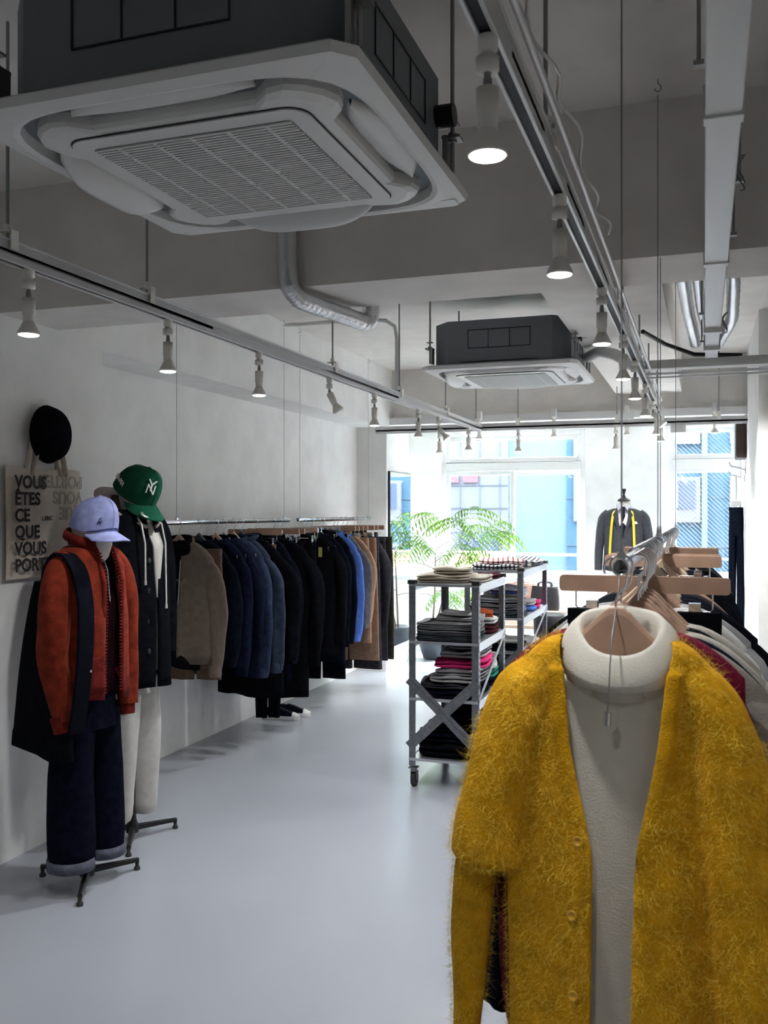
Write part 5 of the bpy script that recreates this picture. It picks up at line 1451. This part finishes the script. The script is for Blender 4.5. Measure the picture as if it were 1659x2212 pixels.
tbl = thing('low_table', 'low pale wooden table by the back wall carrying bags and a box', 'table', (-1.50, 8.55, 0))
MB().bb(-.42, .36, -.28, .28, .50, .53).build('tabletop', m_woodl, tbl, bevel=.003)
for sx in (-.38, .32):
    for sy in (-.24, .24): MB().bb(sx-.018, sx+.018, sy-.018, sy+.018, 0, .50).build('leg', m_woodl, tbl)
bag('black leather tote standing on the low table behind the racks', (-1.375, 8.50, .655), (.26, .14, .21), m_leath, hh=.05)
bag('tan pink leather bag on the low table, left of the black tote', (-1.62, 8.65, .655), (.30, .14, .22), m_leatht, hh=.02)
bx = thing('storage_box', 'pale box with a pinkish top on the low table under the black tote', 'box', (-1.50, 8.55, .531))
MB().bb(-.40, .34, -.2, .2, 0, .115).build('box_body', m_offw, bx, bevel=.003)
MB().bb(-.402, .342, -.202, .202, .1155, .123).build('box_lid', m_woodl, bx, bevel=.002)
tb2 = thing('low_table', 'lower pale table behind the racks holding pens, a jar and canisters', 'table', (-.80, 8.22, 0))
MB().bb(-.32, .36, -.2, .2, .40, .43).build('tabletop', m_woodl, tb2, bevel=.003)
for sx in (-.29, .32):
    for sy in (-.17, .17): MB().bb(sx-.018, sx+.018, sy-.018, sy+.018, 0, .40).build('leg', m_woodl, tb2)

jr = thing('glass_jar', 'clear glass jar on the low table right of the racks', 'jar', (-1.0, 8.22, .431))
MB().lathe([(.03, 0), (.034, .01), (.034, .09), (.03, .10)], n=20, cap=False).build('jar_body', m_glass, jr)
MB().lathe([(.031, .08), (.031, .1), (.001, .1)], n=20).build('jar_rim', m_steel, jr)
for i, (x, m_) in enumerate(((-.93, m_chrome), (-.88, m_steel), (-.83, m_chrome))):
    tag(MB().lathe([(.017, 0), (.018, .005), (.018, .17), (.012, .18), (.012, .20), (.001, .203)], c=(x, 8.12, .431), n=18).build('metal_canister', m_), ('leftmost', 'middle', 'rightmost')[i]+' of three slim metal canisters behind the racks', 'canister', 'slim metal canisters')
m_yel = mat('yellow_plastic', (.80, .52, .03), .4)
pcup = thing('pencil_cup', 'cup holding a yellow ruler and pencils beside the racks', 'cup', (-1.075, 8.12, .431))
MB().lathe([(.028, 0), (.032, .08), (.029, .08), (.026, .005)], n=20).build('cup', m_offw, pcup)
for i, (x, a_) in enumerate(((-.012, -.15), (.0, .05), (.014, .2), (.006, .32))):
    tag_ = MB().tube([(x, 0, .02), (x+a_*.16, .0, .19)], .005, 6).build('pencil' if i else 'ruler', m_yel if i != 2 else m_wood, pcup)
tag(MB().lathe([(.10, 0), (.125, .03), (.13, .19), (.12, .20), (.10, .19)], c=(-1.22, 7.75, .50), n=26).build('black_basket', m_leath), 'round black basket between the rear rack and the low table', 'basket')
stn = thing('stool', 'small black stool carrying the black basket', 'stool', (-1.22, 7.75, 0))
MB().lathe([(.14, .47), (.14, .495), (.13, .5), (.001, .5)], n=24).build('seat', m_black, stn)
for k in range(3):
    a = 2*PI*k/3; MB().cyl((.08*math.cos(a), .08*math.sin(a), .475), (.14*math.cos(a), .14*math.sin(a), 0), .010).build('leg', m_black, stn)

# ================================================================ potted tree by the left window
m_leaf = mat('fresh_green_leaf', (.085, .20, .018), .5, var=.35, vscale=9, spec=.3)
_b = m_leaf.node_tree.nodes['Principled BSDF']; _b.inputs['Subsurface Weight'].default_value = 0
def leaf_mat():
    nt = m_leaf.node_tree; o = nt.nodes['Material Output']; mx = nt.nodes.new('ShaderNodeMixShader'); tr = nt.nodes.new('ShaderNodeBsdfTranslucent')
    tr.inputs['Color'].default_value = (.20, .38, .03, 1); mx.inputs[0].default_value = .45
    nt.links.new(_b.outputs[0], mx.inputs[1]); nt.links.new(tr.outputs[0], mx.inputs[2]); nt.links.new(mx.outputs[0], o.inputs[0])
leaf_mat()
m_trunk = mat('grey_brown_bark', (.19, .14, .10), .9, bump=.6)
m_pot = mat('charcoal_clay', (.045, .052, .060), .55, bump=.25, bscale=70)
m_soil = mat('potting_soil', (.05, .035, .025), 1, bump=1)
def frond(mb, p, d, L, rnd):
    """bipinnate leaf: a stalk with drooping pinnae lined with long leaflets"""
    d = d.normalized(); side = d.cross(V((0, 0, 1))); side = side.normalized() if side.length > .1 else V((1, 0, 0))
    for t_ in (.45, .75, 1.0):
        base = p+d*L*.45*t_+V((0, 0, .02*t_))
        for sg in ((-1, 1) if t_ < 1 else (-1, 0, 1)):
            pd = (d*(.55 if sg else 1.0)+side*sg*(.95-.2*t_)+V((0, 0, -.12))).normalized(); PL = L*(.42+.2*t_)*rnd.uniform(.85, 1.1)
            cur = []
            for k in range(8):
                u = k/7; cur.append(base+pd*PL*u+V((0, 0, -PL*.55*u*u)))
            mb.tube(cur, [.0022*(1-.6*k/7) for k in range(8)], 4)
            for k in range(1, 8):
                c0 = cur[k]; tg = (cur[k]-cur[k-1]).normalized(); sd_ = tg.cross(V((0, 0, 1)))
                if sd_.length < .05: sd_ = V((1, 0, 0))
                sd_.normalize()
                for s2 in (-1, 1):
                    ll = PL*.34*(1-.35*abs(k-4)/4)*rnd.uniform(.85, 1.1)
                    ld = (sd_*s2*.85+tg*.55+V((0, 0, -.35))).normalized(); wv = tg*ll*.15
                    a = c0; b = c0+ld*ll*.35+wv*.8; c = c0+ld*ll*.75+wv*.6+V((0, 0, -ll*.06)); e = c0+ld*ll+V((0, 0, -ll*.16)); f = c0+ld*ll*.75-wv*.6+V((0, 0, -ll*.06)); g_ = c0+ld*ll*.35-wv*.8
                    mb.add([a, b, c, e, f, g_], [(0, 1, 5), (1, 2, 4, 5), (2, 3, 4)], True)
def tree(label, loc, seed, stems, pot_r=.165, ph=.33):
    rnd = random.Random(seed); t = thing('potted_tree', label, 'potted plant', loc)
    MB().lathe([(.09, 0), (.115, .01), (pot_r*.97, ph*.45), (pot_r, ph*.75), (pot_r*.95, ph), (pot_r*.87, ph), (pot_r*.86, ph-.04), (.0, ph-.045)], n=36).build('pot', m_pot, t)
    MB().lathe([(pot_r*.85, ph-.035), (.02, ph-.03), (.0, ph-.03)], n=24).build('soil', m_soil, t)
    tk = MB(); lf = MB()
    for tip, brs in stems:
        P = [V((rnd.uniform(-.03, .03), rnd.uniform(-.03, .03), ph-.04)), V((tip[0]*.3, tip[1]*.3, lerp(ph, tip[2], .4))), V((tip[0]*.7, tip[1]*.7, lerp(ph, tip[2], .75))), V(tip)]
        q = []
        for i in range(3):
            for k in range(5): q.append(P[i].lerp(P[i+1], k/5))
        q.append(P[3])
        tk.tube(q, [.011-.007*k/15 for k in range(16)], 8)
        for (h_, az, L, el) in brs:
            i = int(max(0, min(15, (h_-ph)/(tip[2]-ph)*15))); p = q[i]
            d_ = V((math.cos(R(az))*math.cos(R(el)), math.sin(R(az))*math.cos(R(el)), math.sin(R(el))))
            e_ = p+d_*L*.8; tk.tube([p, p.lerp(e_, .5)+V((0, 0, .01)), e_], [.004, .003, .002], 5)
            frond(lf, e_, d_+V((0, 0, .1)), L*2.0, rnd)
    tk.build('trunk', m_trunk, t); lf.build('foliage', m_leaf, t)
    return t
tree('slender green tree in a charcoal pot in front of the left window', (-2.69, 9.42, 0), 4, [
    ((.02, -.02, 1.15), [(.62, 190, .22, 10), (.66, 330, .22, 0), (.70, 300, .2, 0), (.9, 200, .24, 20), (1.0, 320, .26, 20), (1.05, 345, .26, 10), (1.1, 250, .26, 25), (1.13, 215, .2, 30), (1.15, 350, .24, 30)]),
    ((.38, .05, 1.30), [(.8, 350, .2, 5), (.95, 300, .22, 10), (1.1, 200, .25, 10), (1.2, 345, .24, 15), (1.28, 320, .25, 10), (1.3, 180, .26, 25), (1.3, 260, .25, 20), (1.3, 290, .22, 40), (1.3, 335, .2, 20)]),
])

# ================================================================ tailor's form
tf = thing('tailor_form', 'white tailor form with a black turned neck finial', 'dress form', (-.735, 9.3, 0))
MB().lathe([(.02, .9), (.14, .92), (.155, 1.1), (.17, 1.3), (.19, 1.45), (.17, 1.51), (.09, 1.555), (.060, 1.575), (.056, 1.63), (.055, 1.655)], n=32, M=Matrix.Diagonal((1, .62, 1))).build('torso', mat('linen_white', (.68, .67, .62), .8, bump=.2), tf)
MB().lathe([(.060, 1.655), (.062, 1.665), (.05, 1.675), (.022, 1.69), (.010, 1.715), (.012, 1.735), (.022, 1.765), (.020, 1.775), (.001, 1.778)], n=24).build('finial', m_black, tf)
MB().cyl((0, 0, .05), (0, 0, .91), .016).build('pole', m_black, tf)
for k in range(3):
    a = 2*PI*k/3+.5; MB().cyl((0, 0, .07), (.22*math.cos(a), .22*math.sin(a), .012), .012).build('leg', m_black, tf)
f_char = fabric('charcoal_suiting', (.045, .048, .055), var=.12, bump=.2)
sj = thing('suit_jacket', 'charcoal suit jacket buttoned on the tailor form by the back wall', 'suit jacket', (-.735, 9.3, 1.68))
opj2 = ([(0, -.045), (.12, -.05), (.25, -.035), (.38, -.003), (.8, -.02)], [(0, .045), (.12, .05), (.25, .035), (.38, .003), (.8, .03)])
torso(.205, -.095, -.155, -.70, .20, .125, neck=.07, dneck=.075, seed=3, op=opj2, fold=.003, nf=2, flare=-.018).build('body', f_char, sj, solid=.006)
for sg in (-1, 1):
    sleeve(sg, [(.145, -.135, 0), (.188, -.175, 0), (.218, -.32, .0), (.238, -.50, -.01), (.245, -.70, -.03)], [(0, .04), (.15, .055), (.5, .045), (1, .036)], [(0, .05), (.2, .065), (1, .045)], seed=2+sg, fold=.002).build('sleeve', f_char, sj)
    MB().slab([(sg*.052, -.085), (sg*.095, -.16), (sg*.075, -.19), (sg*.085, -.205), (sg*.010, -.375), (sg*.004, -.37), (sg*.045, -.2)], 0, .006, M=Matrix.Translation((0, -.128, 0)) @ Matrix.Rotation(R(90), 4, 'X')).build('lapel', f_char, sj)
MB().slab([(-.0, 0), (.055, .008), (.055, .012), (.035, .035), (.022, .02), (.01, .03), (.0, .005)], 0, .005, M=Matrix.Translation((.085, -.134, -.25)) @ Matrix.Rotation(R(90), 4, 'X')).build('pocket_square', f_whitec, sj)
for zz in (-.38, -.47): MB().lathe([(.009, 0), (.009, .003), (.001, .004)], n=12, M=Matrix.Rotation(R(90), 3, 'X')).build('button', m_black, sj, loc=(.0, -.136, zz))
sh = thing('dress_shirt', 'white checked shirt collar under the charcoal suit jacket', 'shirt', (-.735, 9.3, 1.68))
f_chk = mat('fabric_fine_check', (.62, .63, .66), .9, wave=('X', 40, (.12, .14, .2), .75))
torso(.13, -.085, -.14, -.50, .13, .095, neck=.062, dneck=.058, seed=1, fold=.002).build('body', f_chk, sh)
collar_mb(.062, .060, -.085, .045, tilt=.03).build('collar', f_chk, sh, solid=.004)
for sg in (-1, 1): MB().slab([(sg*.008, -.075), (sg*.062, -.045), (sg*.052, -.125)], 0, .005, M=Matrix.Translation((0, -.080, 0)) @ Matrix.Rotation(R(78), 4, 'X')).build('collar_point', f_chk, sh)
tie = MB(); T_ = [V((0, -.082, -.078)), V((0, -.100, -.13)), V((0, -.112, -.25)), V((0, -.116, -.40))]
rings = [[p+V((w_, 0, 0)), p+V((0, -.008, 0)), p+V((-w_, 0, 0)), p+V((0, .004, 0))] for p, w_ in zip(T_, (.018, .016, .030, .038))]
to = tie.loft(rings).build('necktie', fabric('dark_patterned_silk', (.02, .022, .035), var=.5, vscale=60), None, loc=(-.735, 9.3, 1.68)); tag(to, 'dark patterned necktie on the tailor form', 'necktie')
tp = thing('measuring_tape', 'yellow measuring tape draped round the neck of the tailor form', 'measuring tape', (-.735, 9.3, 1.68))
def ribbon(pts, w_, up=V((0, -1, 0))):
    mb = MB(); rings = []; P = [V(p) for p in pts]
    q = [P[i].lerp(P[i+1], k/6) for i in range(len(P)-1) for k in range(6)]+[P[-1]]
    for _ in range(2): q = [q[0]]+[(q[j-1]+q[j]*2+q[j+1])/4 for j in range(1, len(q)-1)]+[q[-1]]
    for i, p in enumerate(q):
        tg = (q[min(i+1, len(q)-1)]-q[max(i-1, 0)]).normalized(); n_ = V((p.x*.4, p.y, 0)).normalized() if abs(p.y)+abs(p.x) > 0 else up
        s_ = tg.cross(n_).normalized()*w_
        rings.append([p+s_+n_*.001, p-s_+n_*.001, p-s_-n_*.001, p+s_-n_*.001])
    return mb.loft(rings, smooth=False)
ribbon([(-.125, -.148, -.64), (-.118, -.146, -.45), (-.105, -.142, -.25), (-.090, -.120, -.135), (-.078, -.05, -.105), (-.060, .07, -.085), (.06, .07, -.085), (.078, -.05, -.105), (.088, -.122, -.14), (.102, -.145, -.25), (.108, -.146, -.45), (.11, -.146, -.52)], .011).build('tape', m_yel, tp)
tk_ = MB()
for k in range(22): tk_.box((-.1165+.0005*k, -.1505+.0003*k, -.60+.022*k), (.010, .001, .0015))
tk_.build('tape_marks', m_black, tp)
for o in list(C.objects):
    if o.name.startswith('tmp'): bpy.data.objects.remove(o)
